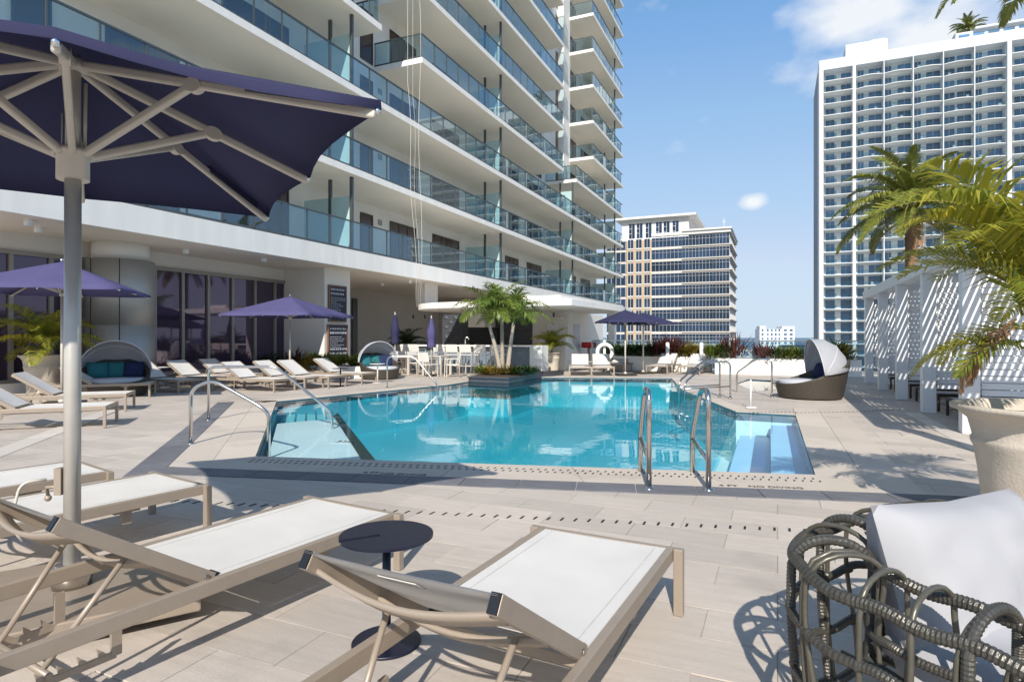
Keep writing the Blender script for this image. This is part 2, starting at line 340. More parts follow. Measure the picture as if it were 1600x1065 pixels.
struct(slab.build('deck_edge', M['stucco']))
# individual paving tiles nearest the camera
tile_mb = MB(); tile_mb.box(.002,.665,.002,.3315,-.03,0.0); tile_src = None; cnt = 0; cand = []
for r in range(-2, 40):
    for c in range(-40, 60):
        u0 = c*.667+(.3335 if r % 2 else 0); v0 = r*.3335; ctr = UV(u0+.333, v0+.167)
        if ctr.y < 1.9 or ctr.y > 9 or abs(ctr.x)/ctr.y > .93: continue
        if any(inside(UV(u0+a, v0+b), POOL) for a in (0,.333,.667) for b in (0,.333)): continue
        y = 527+H*F/ctr.y
        if y < 1075: cand.append((ctr.y, u0, v0))
cand.sort()
for d, u0, v0 in cand[:290]:
    w = UV(u0, v0, random.uniform(-.0015,.0005))
    if tile_src is None: tile_src = tile_mb.build('tile', M['tile'], deck, bevel=0); o = tile_src
    else: o = inst('tile', tile_src, deck, (0,0,0))
    o.location = w; o.rotation_euler = (random.uniform(-.0015,.0015), random.uniform(-.0012,.0012), -TH)
# ---- bands that follow the pool: light coping, slate border, pale strip
ring = [POOL[10], POOL[0], POOL[1], POOL[2]]
ext = lambda a, b, t: tuple(Vector(b)+(Vector(b)-Vector(a)).normalized()*t)
pathL = [ext(POOL[0], POOL[10], .2), POOL[0], POOL[1], ext(POOL[1], POOL[2], 1.2)]
def band(path, d0, d1, z, name, m, seg=None, gap=.004, parent=None, only=None):
    """strip between two offsets to the right of a path, cut into pieces"""
    a = offset_path(path, -d0); b = offset_path(path, -d1); out = []
    for i in range(len(path)-1):
        if only is not None and i not in only: continue
        L = (a[i+1]-a[i]).length; k = max(1, int(round(L/seg))) if seg else 1
        for j in range(k):
            t0, t1 = j/k+gap/L, (j+1)/k-gap/L
            q = [a[i].lerp(a[i+1], t0), a[i].lerp(a[i+1], t1), b[i].lerp(b[i+1], t1), b[i].lerp(b[i+1], t0)]
            c = sum(q, Vector((0,0)))/4
            mb = MB(); mb.prism([(p.x-c.x, p.y-c.y) for p in q], -.05, 0); o = mb.build(name, m, parent); o.location = (c.x, c.y, z); out.append(o)
    return out
coping = struct(bpy.data.objects.new('pool_coping', None)); COL.objects.link(coping)
band(pathL, 0.0, .70, .006, 'coping_stone', M['coping'], 1.25, parent=coping, only=(1,))
band(pathL, 0.0, .44, .006, 'coping_stone', M['coping'], 1.3, parent=coping, only=(0,2))
band(pathL, .445, .86, .006, 'coping_stone', M['coping'], 1.5, parent=coping, only=(0,2))
border = struct(bpy.data.objects.new('slate_border', None)); COL.objects.link(border)
nearp = [pathL[1], pathL[2]]
band(pathL, .87, 1.2, .006, 'slate_tile', M['slate'], .56, parent=border, only=(0,))
band([ext(pathL[2], pathL[1], .6), ext(pathL[1], pathL[2], 2.6)], .705, 1.03, .009, 'slate_tile', M['slate'], .56, parent=border)
strip = struct(bpy.data.objects.new('pale_paving_strip', None)); COL.objects.link(strip)
band(pathL, 2.85, 3.13, .005, 'strip_stone', M['pale_strip'], 1.1, parent=strip, only=(0,))
band([pathL[2], pathL[3]], 1.9, 2.15, .005, 'strip_stone', M['pale_strip'], 1.1, parent=strip)
# far and left-far edge of the pool: plain stone coping
farp = [POOL[i] for i in (2,3,4,5,6)]
band(farp, .003, .34, .006, 'coping_stone', M['coping'], 1.3, parent=coping)
band([POOL[8], POOL[9], POOL[10], ext(POOL[9], POOL[10], .3)], .003, .42, .006, 'coping_stone', M['coping'], 1.3, parent=coping)
# drain slots cut in the near coping and in the deck
E = (Vector(POOL[1])-Vector(POOL[0])).normalized(); Nn = Vector((E.y, -E.x))
A2 = Vector((ST, CT))
def slots(name, start, n, step, length, ddir, z, parent):
    for i in range(n):
        p = start+E*(i*step); mb = MB(); q = p+ddir*length
        mb.bar((p.x, p.y, z), (q.x, q.y, z), .014, .004); o = mb.build(name, M['slot'], parent)
        yield o
P0 = Vector(POOL[0]); LN = (Vector(POOL[1])-P0).length
def slotrow(name, d, n, step, length, z, parent, t0=0.0):
    mb = MB(); first = None
    mb.bar((-A2.x*length/2, -A2.y*length/2, 0), (A2.x*length/2, A2.y*length/2, 0), .016, .004)
    for i in range(n):
        p = P0+Nn*d+E*(t0+i*step)
        if first is None: first = mb.build(name, M['slot'], parent); o = first
        else: o = inst(name, first, parent, (0,0,0))
        o.location = (p.x, p.y, z)
slotrow('drain_slot', .20, 78, .079, .055, .0065, coping, .1)
slotrow('drain_slot', .31, 78, .079, .055, .0065, coping, .13)
slotrow('drain_slot', 1.93, 62, .105, .075, .0008, deck, -.4)
# curved drain beyond the shallow steps
mb = MB(); mb.bar((0,-.03,0), (0,.03,0), .02, .004); fs = None
for i in range(46):
    x = 1128+i*6.2; p = G(x, 641+.00022*(x-1240)**2*(1 if x < 1240 else -.9)+ (3 if x < 1240 else 4))
    if fs is None: fs = mb.build('drain_slot', M['slot'], deck); o = fs
    else: o = inst('drain_slot', fs, deck, (0,0,0))
    o.location = (p.x, p.y, .008)
# depth and warning lettering on the coping
def text(body, size, name, m, parent, loc, rot, ext=.001):
    cu = bpy.data.curves.new(name, 'FONT'); cu.body = body; cu.size = size; cu.align_x = 'CENTER'; cu.align_y = 'CENTER'; cu.extrude = ext
    o = bpy.data.objects.new(name, cu); COL.objects.link(o); dg = bpy.context.evaluated_depsgraph_get(); me = bpy.data.meshes.new_from_object(o.evaluated_get(dg))
    bpy.data.objects.remove(o); me.materials.clear(); me.materials.append(m); o = bpy.data.objects.new(name, me); COL.objects.link(o)
    o.parent = parent; o.location = loc; o.rotation_euler = rot; return o
ea = math.atan2(E.y, E.x)
for px, py, bd in ((1138,759.5,'4 FT'), (1212,762,'NO DIVING'), (580,739,'4 FT'), (630,741.5,'NO DIVING')):
    p = G(px, py); text(bd, .095, 'depth_lettering', M['slot'], coping, (p.x, p.y, .0075), (0,0,ea))
# ---- basin
plaster = mat('pool_plaster', (.56,.74,.74), .7, 0, .05, 1.2, .1, 30); M['plaster'] = plaster
M['plaster_pale'] = mat('ledge_plaster', (.70,.76,.76), .7, 0, .04, 1.5, .1, 30)
M['plaster_blue'] = mat('step_plaster', (.38,.62,.82), .7, 0, .04, 1.5)
M['step_blue'] = mat('step_riser_tile', (.006,.05,.20), .3, 0, .1, 8)
M['trim_brown'] = mat('trim_tile', (.028,.020,.016), .35, 0, .4, 6, stretch=(8,1,1))
M['tile_band'] = mat('waterline_tile', (.035,.10,.13), .25, 0, .25, 20)
basin = sheet([POOL], -1.05); n = len(POOL)
for i in range(n):
    a, b = POOL[i], POOL[(i+1) % n]; basin.add([(a[0],a[1],-1.05),(b[0],b[1],-1.05),(b[0],b[1],-.16),(a[0],a[1],-.16)], [(3,2,1,0)])
basin = struct(basin.build('pool_basin', M['plaster']))
wb = MB()
for i in range(n):
    a, b = POOL[i], POOL[(i+1) % n]; wb.add([(a[0],a[1],-.16),(b[0],b[1],-.16),(b[0],b[1],-.003),(a[0],a[1],-.003)], [(3,2,1,0)])
wb.build('waterline_tile', M['tile_band'], basin)
def up(px, py, z): p = G(px, py, z); return (p.x, p.y)
# tanning ledge on the left with its dark trim and entry steps
zl = -.16
l0 = Vector(POOL[0]); l10 = Vector(POOL[10]); insl = lambda t, d: l0.lerp(l10, t)+Vector(((l10-l0).normalized().y, -(l10-l0).normalized().x))*d
ledge = [tuple(insl(.0,.10)), up(570,719,zl), up(524,653,zl), tuple(insl(.62,.10))]
MB().prism(ledge, -1.04, zl).build('tanning_ledge', M['plaster_pale'], basin)
tr = [up(566,720,zl), up(588,721,zl), up(528,646,zl), up(521,650,zl)]
MB().prism(tr, -1.045, zl+.012).build('ledge_trim', M['trim_brown'], basin)
steps = [ledge[3], ledge[2], up(516,633,-.3), tuple(insl(.99,.12))]
MB().prism(steps, -1.03, -.34).build('entry_step', M['plaster_pale'], basin)
for k in range(5):
    t = k/5; a = Vector(steps[0]).lerp(Vector(steps[1]), t+.05); b = Vector(steps[3]).lerp(Vector(steps[2]), t+.05); a2 = Vector(steps[0]).lerp(Vector(steps[1]), t+.085); b2 = Vector(steps[3]).lerp(Vector(steps[2]), t+.085)
    MB().prism([tuple(a), tuple(a2), tuple(b2), tuple(b)], -.35, -.335).build('step_nosing', M['tile_band'], basin)
for k, (px, py) in enumerate(((538,690), (524,660))):
    p = G(px, py, zl); mk = MB(); mk.box(-.16,.16,-.16,.16,0,.004); o = mk.build('depth_marker', M['sign_white'], basin); o.location = (p.x, p.y, zl); o.rotation_euler = (0,0,ea)
    text('3½', .2, 'depth_lettering', M['slot'], o, (0,0,.006), (0,0,0))
# shallow steps on the right
r0, r1, rI = Vector(POOL[1]), Vector(POOL[2]), Vector(POOL[3]); inw = Vector((-CT, ST))
def rs(w0, w1, z0, z1, m, name, t0=.0, t1=1.0):
    a = r0.lerp(r1, t0); b = r0.lerp(r1, t1); q = [a+inw*w0, a+inw*w1, b+inw*w1, b+inw*w0]
    return MB().prism([tuple(p) for p in q], z0, z1).build(name, m, basin)
rs(.004,.42,-1.04,-.20,M['plaster_blue'],'wide_step',.004,.985); rs(.004,.15,-.3,-.185,M['step_blue'],'step_riser',.004,.985)
rs(.424,.95,-1.04,-.42,M['plaster_blue'],'wide_step',.004,.985); rs(.424,.68,-.5,-.405,M['step_blue'],'step_riser',.004,.985)
# water
M['water'] = glass('pool_water', (.20,.68,.79), .82, 1.33, .008, (1,1,1), .02, .09, 2.6, 5.6)
M['water_shallow'] = glass('shallow_water', (.80,.93,.955), .78, 1.33, .008, (1,1,1), .02, .06, 2.6, 7.0)
q1 = G(588,720.5); q1 = Vector((q1.x, q1.y)); t1 = (q1-r0).dot(E); q1 = r0+E*t1; q2 = G(527,645); q2 = (q2.x, q2.y); q3 = tuple(l0.lerp(l10, .66))
n2 = r0-E*(1.0/abs(E.dot(inw))); r2_ = r1+inw*1.0
main = [tuple(q1), tuple(n2), tuple(r2_)]+POOL[3:]+[q3, q2]
wsh = sheet([main], -.022); wsh.mi = 1
for pl_ in ([POOL[0], tuple(q1), q2, q3], [tuple(n2), POOL[1], POOL[2], tuple(r2_)]): wsh.add([(p[0], p[1], -.022) for p in pl_], [(0,1,2,3)])
water = struct(wsh.build('pool_water', [M['water'], M['water_shallow']]))
spa_b = sheet([SPA], -.6); n = len(SPA)
for i in range(n):
    a, b = SPA[i], SPA[(i+1) % n]; spa_b.add([(a[0],a[1],-.6),(b[0],b[1],-.6),(b[0],b[1],-.003),(a[0],a[1],-.003)], [(3,2,1,0)])
struct(spa_b.build('spa_basin', M['tile_band'])); struct(sheet([SPA], -.03).build('spa_water', M['water']))
# far below and beyond the roof deck
def distmat():
    m = bpy.data.materials.new('far_land'); m.use_nodes = True; N = m.node_tree.nodes; L = m.node_tree.links; p = N['Principled BSDF']; p.inputs['Roughness'].default_value = .8
    ge = N.new('ShaderNodeNewGeometry'); n1 = N.new('ShaderNodeTexVoronoi'); n1.inputs['Scale'].default_value = .018; L.new(ge.outputs['Position'], n1.inputs['Vector'])
    mr = N.new('ShaderNodeMixRGB'); mr.inputs[1].default_value = (.12,.14,.09,1); mr.inputs[2].default_value = (.42,.40,.37,1); L.new(n1.outputs['Color'], mr.inputs[0]); L.new(mr.outputs[0], p.inputs['Base Color']); return m
M['city'] = distmat(); M['sea'] = mat('sea', (.045,.10,.155), .35, 0, .15, .002)
g = MB(); g.add([(-1500,-300,-30),(1500,-300,-30),(1500,1100,-30),(-1500,1100,-30)], [(0,1,2,3)]); struct(g.build('city_ground', M['city']))
g = MB(); g.add([(-40000,-2000,-30.5),(40000,-2000,-30.5),(40000,50000,-30.5),(-40000,50000,-30.5)], [(0,1,2,3)]); struct(g.build('sea', M['sea']))
# ================================================================== condominium tower on the left
UF, UW = -14.7, -17.4                     # balcony edge and wall plane
S, F1 = 3.12, 4.72
T0 = (UF, 20.0, 0.0)
tower = thing('condominium_tower', 'cream condominium tower with long glass-railed balconies rising along the left of the pool', 'building', UV(UF, 20), -TH)
PITCH = 1.16
pm = MB(); pm.box(-.006,.006,.03,PITCH-.03,.0,.98); panel_src = None
def balcony(v0, v1, ztop, thick, vis0, ends=(False, False), u_in=UW):
    """one balcony: slab, railing, individual glass panels"""
    global panel_src
    b = MB(); b.box(u_in-.02, UF, v0, v1, ztop-thick, ztop); b.m[0] = 1; bo = b.build('balcony', [M['fascia'], M['soffit']], tower, T0)  # underside face takes the soffit colour with its painted-in bounce light
    # shadow-gap drip groove strip and rail
    r = MB(); r.bar((UF-.10, v0+.05, ztop+1.10), (UF-.10, v1-.05, ztop+1.10), .06, .05); r.bar((UF-.10, v0+.05, ztop+.06), (UF-.10, v1-.05, ztop+.06), .05, .07)
    n = int((v1-v0-.1)/PITCH); vs0 = v0+.05
    for i in range(n+1): r.box(UF-.125, UF-.075, vs0+i*PITCH-.018, vs0+i*PITCH+.018, ztop, ztop+1.08)
    for k, e in enumerate(ends):
        if e:
            vv = v0+.05 if k == 0 else v1-.05; r.bar((u_in+.05, vv, ztop+1.10), (UF-.1, vv, ztop+1.10), .05, .05); r.bar((u_in+.05, vv, ztop+.06), (UF-.1, vv, ztop+.06), .04, .06)
            for uu in (u_in+.08, u_in+1.0, u_in+1.8): r.box(uu-.015, uu+.015, vv-.015, vv+.015, ztop, ztop+1.08)
    r.build('railing', M['rail_dark'], bo, T0)
    for k, e in enumerate(ends):
        if e:
            vv = v0+.05 if k == 0 else v1-.05; g = MB(); g.box(u_in+.12, UF-.16, vv-.006, vv+.006, ztop+.1, ztop+1.06); g.build('end_glass', M['balcony_glass'], bo, T0)
    for i in range(n):
        vv = vs0+i*PITCH
        if vv < vis0: continue
        loc = (UF-.10-T0[0], vv-T0[1], ztop+.1)
        if panel_src is None: panel_src = pm.build('glass_panel', M['balcony_glass'], bo); panel_src.location = loc
        else: inst('glass_panel', panel_src, bo, loc)
    return bo
VE, VM, VR = VU(974, UF), VU(881, UF), VU(927, UF)
VL, VM0, VR4 = VU(597, UF), VU(660, UF), VU(901, UF)
for k in range(3):
    balcony(3.5, VE, F1+k*S, .25 if k else .68, (5.5, 5.5, 9.5)[k])
for k in range(3, 12):
    z = F1+k*S; vis = (z-1.42)*F/HZ*.93
    if k < 6: balcony(3.5, VL, z, .25, max(vis-2, 3), (False, True))
    if k < 10: balcony(VM0, VM, z, .25, vis-2, (True, True))
    balcony(VR4 if k == 3 else VR, VE, z, .25, vis-3, (True, False))
# walls
w = MB()
ztop = F1+13*S
w.box(UW-6, UW, 3.5, VU(932, UW), F1-.02, ztop)
w.build('upper_wall', M['stucco'], tower, T0)
# soffit deep over the ground floor and the back wall there
w = MB(); w.box(UW-7, UF-.02, 3.5, 47, F1-.66, F1-.30); w.build('ground_soffit', M['soffit'], tower, T0)
# stair core between the two balcony runs
w = MB(); w.box(UW, UW+.55, VU(880, UW+.5), VU(890, UW+.5), F1+3*S, ztop); w.build('core_pier', M['stucco'], tower, T0)
# openings: doors and windows on every floor
win_src = {}
def window(v0, v1, ztop, h=2.3, u=UW, parts=2, sill=0.05):
    key = (round(v1-v0, 2), parts, round(h, 2)); wd = v1-v0
    if key not in win_src:
        m = MB(); m.mi = 0; m.box(-.02,.03,.05,wd-.05,.05,h-.05); m.mi = 1
        for a, b in ((0,.05), (wd-.05, wd)): m.box(-.03,.06,a,b,0,h)
        m.box(-.03,.06,.05,wd-.05,0,.05); m.box(-.03,.06,.05,wd-.05,h-.05,h)
        for i in range(1, parts): m.box(-.02,.05,wd*i/parts-.025,wd*i/parts+.025,.05,h-.05)
        o = m.build('window', [M['window_dark'], M['frame_brown']], tower); win_src[key] = o
    else: o = inst('window', win_src[key], tower, (0,0,0))
    o.location = (u-T0[0], v0-T0[1], ztop+sill); return o
P = VU(790, UF)-VU(560, UF); D0 = VU(560, UF)
for k in range(0, 12):
    z = F1+k*S; vis = (z-1.42)*F/HZ*.9
    for j in range(-1, 4):
        b = D0+j*P
        for (a0, a1, n) in ((3.6,4.5,1), (5.9,8.2,3), (9.9,12.9,3)):
            v0, v1 = b+a0, b+a1
            if v1 > VU(928, UW) or v1 < 5 or v1 < vis-4: continue
            if k >= 3 and v0 > VM+1 and v1 < VR: continue
            window(v0, v1, z, 2.35, parts=n)
        # frosted divider between flats with its two posts
        if b < 4 or b > VE or b < vis-3: continue
        if k >= 3 and (VL < b < VM0 or VM < b < (VR4 if k == 3 else VR)): continue
        dv_ = MB(); dv_.box(UW+.05, UF-.35, b-.012, b+.012, z+.08, z+2.15); do = dv_.build('privacy_screen', M['frost'], tower, T0)
        po = MB()
        for uu in (UF-.32, UF-1.35): po.box(uu-.06, uu+.06, b-.05, b+.05, z, z+S-.26)
        po.build('screen_post', M['rail_dark'], do, T0)
        # small wall vents
        vt = MB(); vt.box(UW, UW+.03, b+4.95, b+5.25, z+2.05, z+2.3); vt.build('wall_vent', M['frame_bronze'], tower, T0)
# brown doors of the core between the balcony runs
for k in range(3, 12):
    z = F1+k*S; m = MB(); m.box(UW-.02, UW+.02, VU(868, UW), VU(879, UW), z+.02, z+2.5); m.build('core_door', M['wood'], tower, T0)
# ---- ground floor: lobby glass, pillar, recess
UG = -17.6
zs = F1-.66
vg0, vg1 = 3.6, VU(459, UG)
w = MB(); w.box(UG-.4, UG, 3.6, vg1, 3.62, zs+.02); w.build('lobby_bulkhead', M['stucco'], tower, T0)
w = MB(); w.box(UG-.35, UG+.25, 3.6, vg1, 0, .28); w.build('lobby_kerb', M['stucco'], tower, T0)
edges = [VU(x, UG) for x in (-60, -15, 15, 78, 128, 142, 240, 284, 324, 362, 397, 428, 458)]
fr = MB()
for v in edges: fr.box(UG-.06, UG+.08, v-.05, v+.05, .28, 3.62)
fr.box(UG-.06, UG+.09, edges[0], edges[-1], 3.50, 3.62); fr.box(UG-.06, UG+.09, edges[0], edges[-1], .28, .36); fr.build('lobby_frame', M['frame_bronze'], tower, T0)
for a, b in zip(edges[:-1], edges[1:]):
    g = MB(); g.box(UG-.02, UG+.01, a+.05, b-.05, .36, 3.50); g.build('lobby_pane', M['lobby_glass'], tower, T0)
# big clad round column
vc = VU(189, -16.9); cp = MB(); rr = .83
cp.lathe([(rr-.02,0),(rr,0),(rr,1.74)], 40, (-16.9, vc, 0)); cp.lathe([(rr,1.755),(rr,3.55)], 40, (-16.9, vc, 0)); cp.lathe([(rr-.012,1.7),(rr-.012,1.8)], 40, (-16.9, vc, 0))
co_ = cp.build('round_column', M['clad_metal'], tower, T0)
for an in (-128,-75,-22):
    a = math.radians(an-14); sp = MB(); sp.box(-.012,.012,-.006,.006,0,3.55); o = sp.build('cladding_joint', M['black'], co_); o.location = (-16.9-T0[0]+math.cos(a)*rr, vc-T0[1]+math.sin(a)*rr, 0); o.rotation_euler = (0,0,a+math.pi/2)
cp = MB(); cp.lathe([(.70,3.55),(.70,zs+.01)], 32, (-16.9, vc, 0)); cp.build('column_neck', M['stucco'], co_, T0)
# square pillar with the boards, recessed wall, dark door
vp0 = VU(507, -15.6); vp1 = VU(547, -15.6)
w = MB(); w.box(UG-.5, -15.6, vp0, vp1, 0, zs+.01); w.build('pillar', M['stucco'], tower, T0)
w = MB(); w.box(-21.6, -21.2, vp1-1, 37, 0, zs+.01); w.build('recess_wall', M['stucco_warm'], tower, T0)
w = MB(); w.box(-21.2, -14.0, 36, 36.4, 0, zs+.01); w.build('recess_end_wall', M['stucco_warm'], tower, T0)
w = MB(); w.box(-21.2, -21.12, VU(549,-21.2), VU(557,-21.2), 0, 3.55); w.build('service_door', M['black'], tower, T0)
w = MB(); w.box(-16.2, -15.7, VU(664,-15.7), VU(684,-15.7), 2.9, zs+.01); w.build('drop_beam', M['stucco'], tower, T0)
# spot lights under the soffit
for (px, uu) in ((290,-16.1),(60,-16.1),(412,-15.5),(597,-17.5),(640,-15.4),(45,-15.3),(675,-17)):
    v = VU(px, uu); m = MB(); m.lathe([(.09,zs-.16),(.09,zs+.01)], 14, (uu, v, 0)); m.build('soffit_light', M['white_paint'], tower, T0)
# ceiling vents
for (px, uu) in ((45,-16.4),(615,-16.6)):
    v = VU(px, uu); m = MB(); m.box(uu-.25, uu+.25, v-.12, v+.12, zs-.012, zs+.01); m.build('ceiling_vent', M['frame_bronze'], tower, T0)
# ================================================================== other buildings
M['tw_wall'] = mat('tower_wall', (.58,.605,.62), .8, 0, .04, .2); M['tw_side'] = mat('tower_side', (.30,.32,.34), .8, 0, .04, .2)  # tw_side: tower wall with shade put into a darker grey; chairs, roofs reuse it
M['tw_win'] = mat('tower_window', (.075,.15,.25), .1, 0, .35, .35, 0, 60, .7, rnd=.45)
M['tw_slab'] = mat('tower_slab', (.72,.72,.71), .7, 0, .05, .2)
M['tw_rail'] = glass('tower_rail_glass', (.58,.74,.80), .8, 1.45, .03, (.9,.97,1), .05)
# ---- tall residential tower on the right. local x along the front, y away from the camera
P0t = G(1280, 530); d0 = 160.0
tb = Vector(((1280-800)/F*d0, d0, -30)); TR = thing('residential_tower', 'tall white residential tower with rows of small balconies behind the pergola', 'building', tb, -TH)
fl = 2.98; NF = 35; base = 30-fl*10; zroof = 1.42+(527-96)/F*d0+30
def tx(px):                                  # photo column -> metres along the front
    r = (px-800)/F; return (r*tb.y-tb.x)/(CT+r*ST)
X1, X2, X3, X4 = tx(1332), tx(1337), tx(1573), tx(1580)
W_ = 78.0
b = MB(); b.box(0, W_, 2.5, 22, 0, zroof); b.build('tower_wall', M['tw_wall'], TR)
b = MB(); b.box(-.25, -.01, .2, 22, 0, zroof-2); b.build('side_wall', M['tw_side'], TR)  # side away from the sun, its shade painted in as darker grey
b = MB(); b.box(0, W_, -.25, 2.5, zroof-2.6, zroof); b.box(X1, X2, -.5, 2.5, 0, zroof-2.6); b.box(X3, X4, -.5, 2.5, 0, zroof-2.6); b.box(-.01, 1.0, -.3, 2.5, 0, zroof-2.6); b.build('frame', M['tw_wall'], TR)
b = MB(); b.box(X1-1.2, tx(1391), 4, 16, zroof, zroof+4.8); b.box(X1+5, tx(1389), 6, 15, zroof+4.8, zroof+5.8); b.build('plant_room', M['tw_wall'], TR)
b = MB(); b.box(tx(1500), W_, 4, 18, zroof, zroof+3.0); b.box(tx(1530), W_, 3, 18, zroof+3, zroof+3.5); b.build('roof_lounge', M['tw_wall'], TR)
for i in range(8):
    b = MB(); b.box(tx(1505)+i*3, tx(1505)+i*3+2.2, 3.9, 4.0, zroof+.9, zroof+2.4); b.build('lounge_window', M['tw_win'], TR)
zf = [zroof-2.6-fl*(k+1) for k in range(30)]
wm = {}
def twin(x, wd, z, h=2.45):
    k = round(wd, 2)
    if k not in wm:
        m = MB(); m.mi = 0; m.box(.06, wd-.06, -.03, .05, .06, h-.06); m.mi = 1
        for a in (0, wd/2-.03, wd-.06): m.box(a, a+.06, -.06, .05, 0, h)
        m.box(.06, wd-.06, -.06, .05, 0, .06); m.box(.06, wd-.06, -.06, .05, h-.06, h)
        o = m.build('window', [M['tw_win'], M['tw_slab']], TR); wm[k] = o; o.location = (x, 2.48, z); return o
    return inst('window', wm[k], TR, (x, 2.48, z))
bays = [X2+(X3-X2)*i/5 for i in range(6)]
rest = MB(); rail_b = None; rail_s = {}
for k, z in enumerate(zf):
    if k > 26: break
    s_ = MB(); s_.box(X2, X3, .1, 2.5, z-.17, z-.02)
    for i in range(5):                        # bowed slab edge in each bay
        a, c = bays[i]+.25, bays[i+1]-.25; pts = [(a,.2)]+[(a+(c-a)*t/8, -.05-.75*math.sin(math.pi*t/8)) for t in range(9)]+[(c,.2)]
        s_.prism(pts, z-.17, z-.021)
    s_.box(1.0, X1, -.55, 2.5, z-.17, z-.02); s_.box(X4, W_, -.55, 2.5, z-.17, z-.02); s_.build('balcony_slab', M['tw_slab'], TR)
    for i in range(5):
        if rail_b is None:
            g = MB(); c = bays[1]-bays[0]-.6; pts = [(c*t/8, -.75*math.sin(math.pi*t/8)) for t in range(9)]
            g.add([(x, y, 0) for x, y in pts]+[(x, y, 1.0) for x, y in pts], [(t, t+1, t+10, t+9) for t in range(8)]); rail_b = g.build('balcony_glass', M['tw_rail'], TR); o = rail_b
        else: o = inst('balcony_glass', rail_b, TR, (0,0,0))
        o.location = (bays[i]+.3, 0, z)
    for a, c in ((1.5, 4.0), (5.0, X1-.4), (X4+.6, X4+6), (X4+8, X4+14)):
        key = round(c-a, 2)
        if key not in rail_s: g = MB(); g.box(0, c-a, -.01, .01, 0, 1.0); o = rail_s[key] = g.build('balcony_glass', M['tw_rail'], TR)
        else: o = inst('balcony_glass', rail_s[key], TR, (0,0,0))
        o.location = (a, -.5, z)
    xs = [(1.6,2.2),(5.2,2.4),(X4+1.2,2.6),(X4+5.2,2.2),(X4+9,2.6)]
    for i in range(5):
        a = bays[i]; wdt = bays[i+1]-a
        xs += [(a+wdt*.10, 1.5), (a+wdt*.50, 3.0)] if i % 2 == 0 else [(a+wdt*.08, 1.5 if i < 3 else 2.4), (a+wdt*.52, 3.0)]
    for x, wd in xs:
        if k < 18: twin(x, wd, z)
        else: rest.box(x, x+wd, 2.4, 2.52, z, z+2.45)
    for i in range(5):                         # chairs on a few balconies
        if random.random() < .45: x = bays[i]+random.uniform(1, 5); c_ = MB(); c_.box(x, x+.6, .4, .9, z, z+.42); c_.box(x, x+.6, .85, .9, z+.42, z+.9); c_.build('balcony_chair', M['tw_side'], TR)
o = rest.build('lower_window', M['tw_win'], TR); o['kind'] = 'stuff'
fn = MB()
for i in range(1, 5): fn.box(bays[i]-.1, bays[i]+.1, -.3, 2.5, 0, zroof-2.6)
fn.build('fin', M['tw_wall'], TR)
# ---- office block
M['of_tan'] = mat('office_tan', (.43,.345,.25), .85, 0, .05, .3); M['of_white'] = mat('office_white', (.66,.645,.62), .8, 0, .04, .3); M['of_band'] = mat('office_band', (.54,.505,.46), .8, 0, .04, .3)
M['of_win'] = mat('office_window', (.014,.032,.065), .08, 0, .4, .25, 0, 60, .45, rnd=.35); M['of_mull'] = mat('office_mullion', (.40,.40,.39), .6, 0, .04, .3)
dO = 190.0; ob = Vector(((1139-800)/F*dO, dO, -30)); OF = thing('office_building', 'tan and white office block with ribbon windows beyond the pool deck', 'building', ob, -TH)
def ox(px):
    r = (px-800)/F; return (r*ob.y-ob.x)/(CT+r*ST)
z_at = lambda py, d=dO: 1.42+(527-py)/F*d+30
fo = 3.92; top = z_at(357)
xa, xb, xc, xd = ox(979), ox(1018), ox(1066), ox(1114)
b = MB(); b.box(xa-7, -.6, .6, 30, 0, top-1); b.build('core', M['of_band'], OF)
b = MB(); b.box(xa, xb, -.35, .6, 0, top-2); b.build('tan_wall', M['of_tan'], OF)
b = MB(); b.box(xb, .6, -.3, 31, top-1.0, top); b.box(xc, .9, -.9, 31.5, top, top+.5); b.build('parapet', M['of_white'], OF)
pt = z_at(333); b = MB(); b.box(xa-1.5, xc+2, .0, 26, top-2, pt); b.box(xa-3.5, xc+4.5, -2.2, 28, pt, pt+.7); b.build('penthouse', M['of_white'], OF)
for i, x in enumerate((ox(983), ox(995), ox(1009), ox(1025), ox(1037), ox(1051))):
    b = MB(); b.mi = 0; b.box(x, x+1.9, -.06, .05, top-1.2, pt-1.2); b.mi = 1; b.box(x+.9, x+1.0, -.1, .05, top-1.2, pt-1.2)
    for zz in (.33,.66): b.box(x, x+.9, -.1, .05, top-1.2+(pt-top)*zz, top-1.1+(pt-top)*zz)
    b.build('penthouse_window', [M['of_win'], M['of_white']], OF)
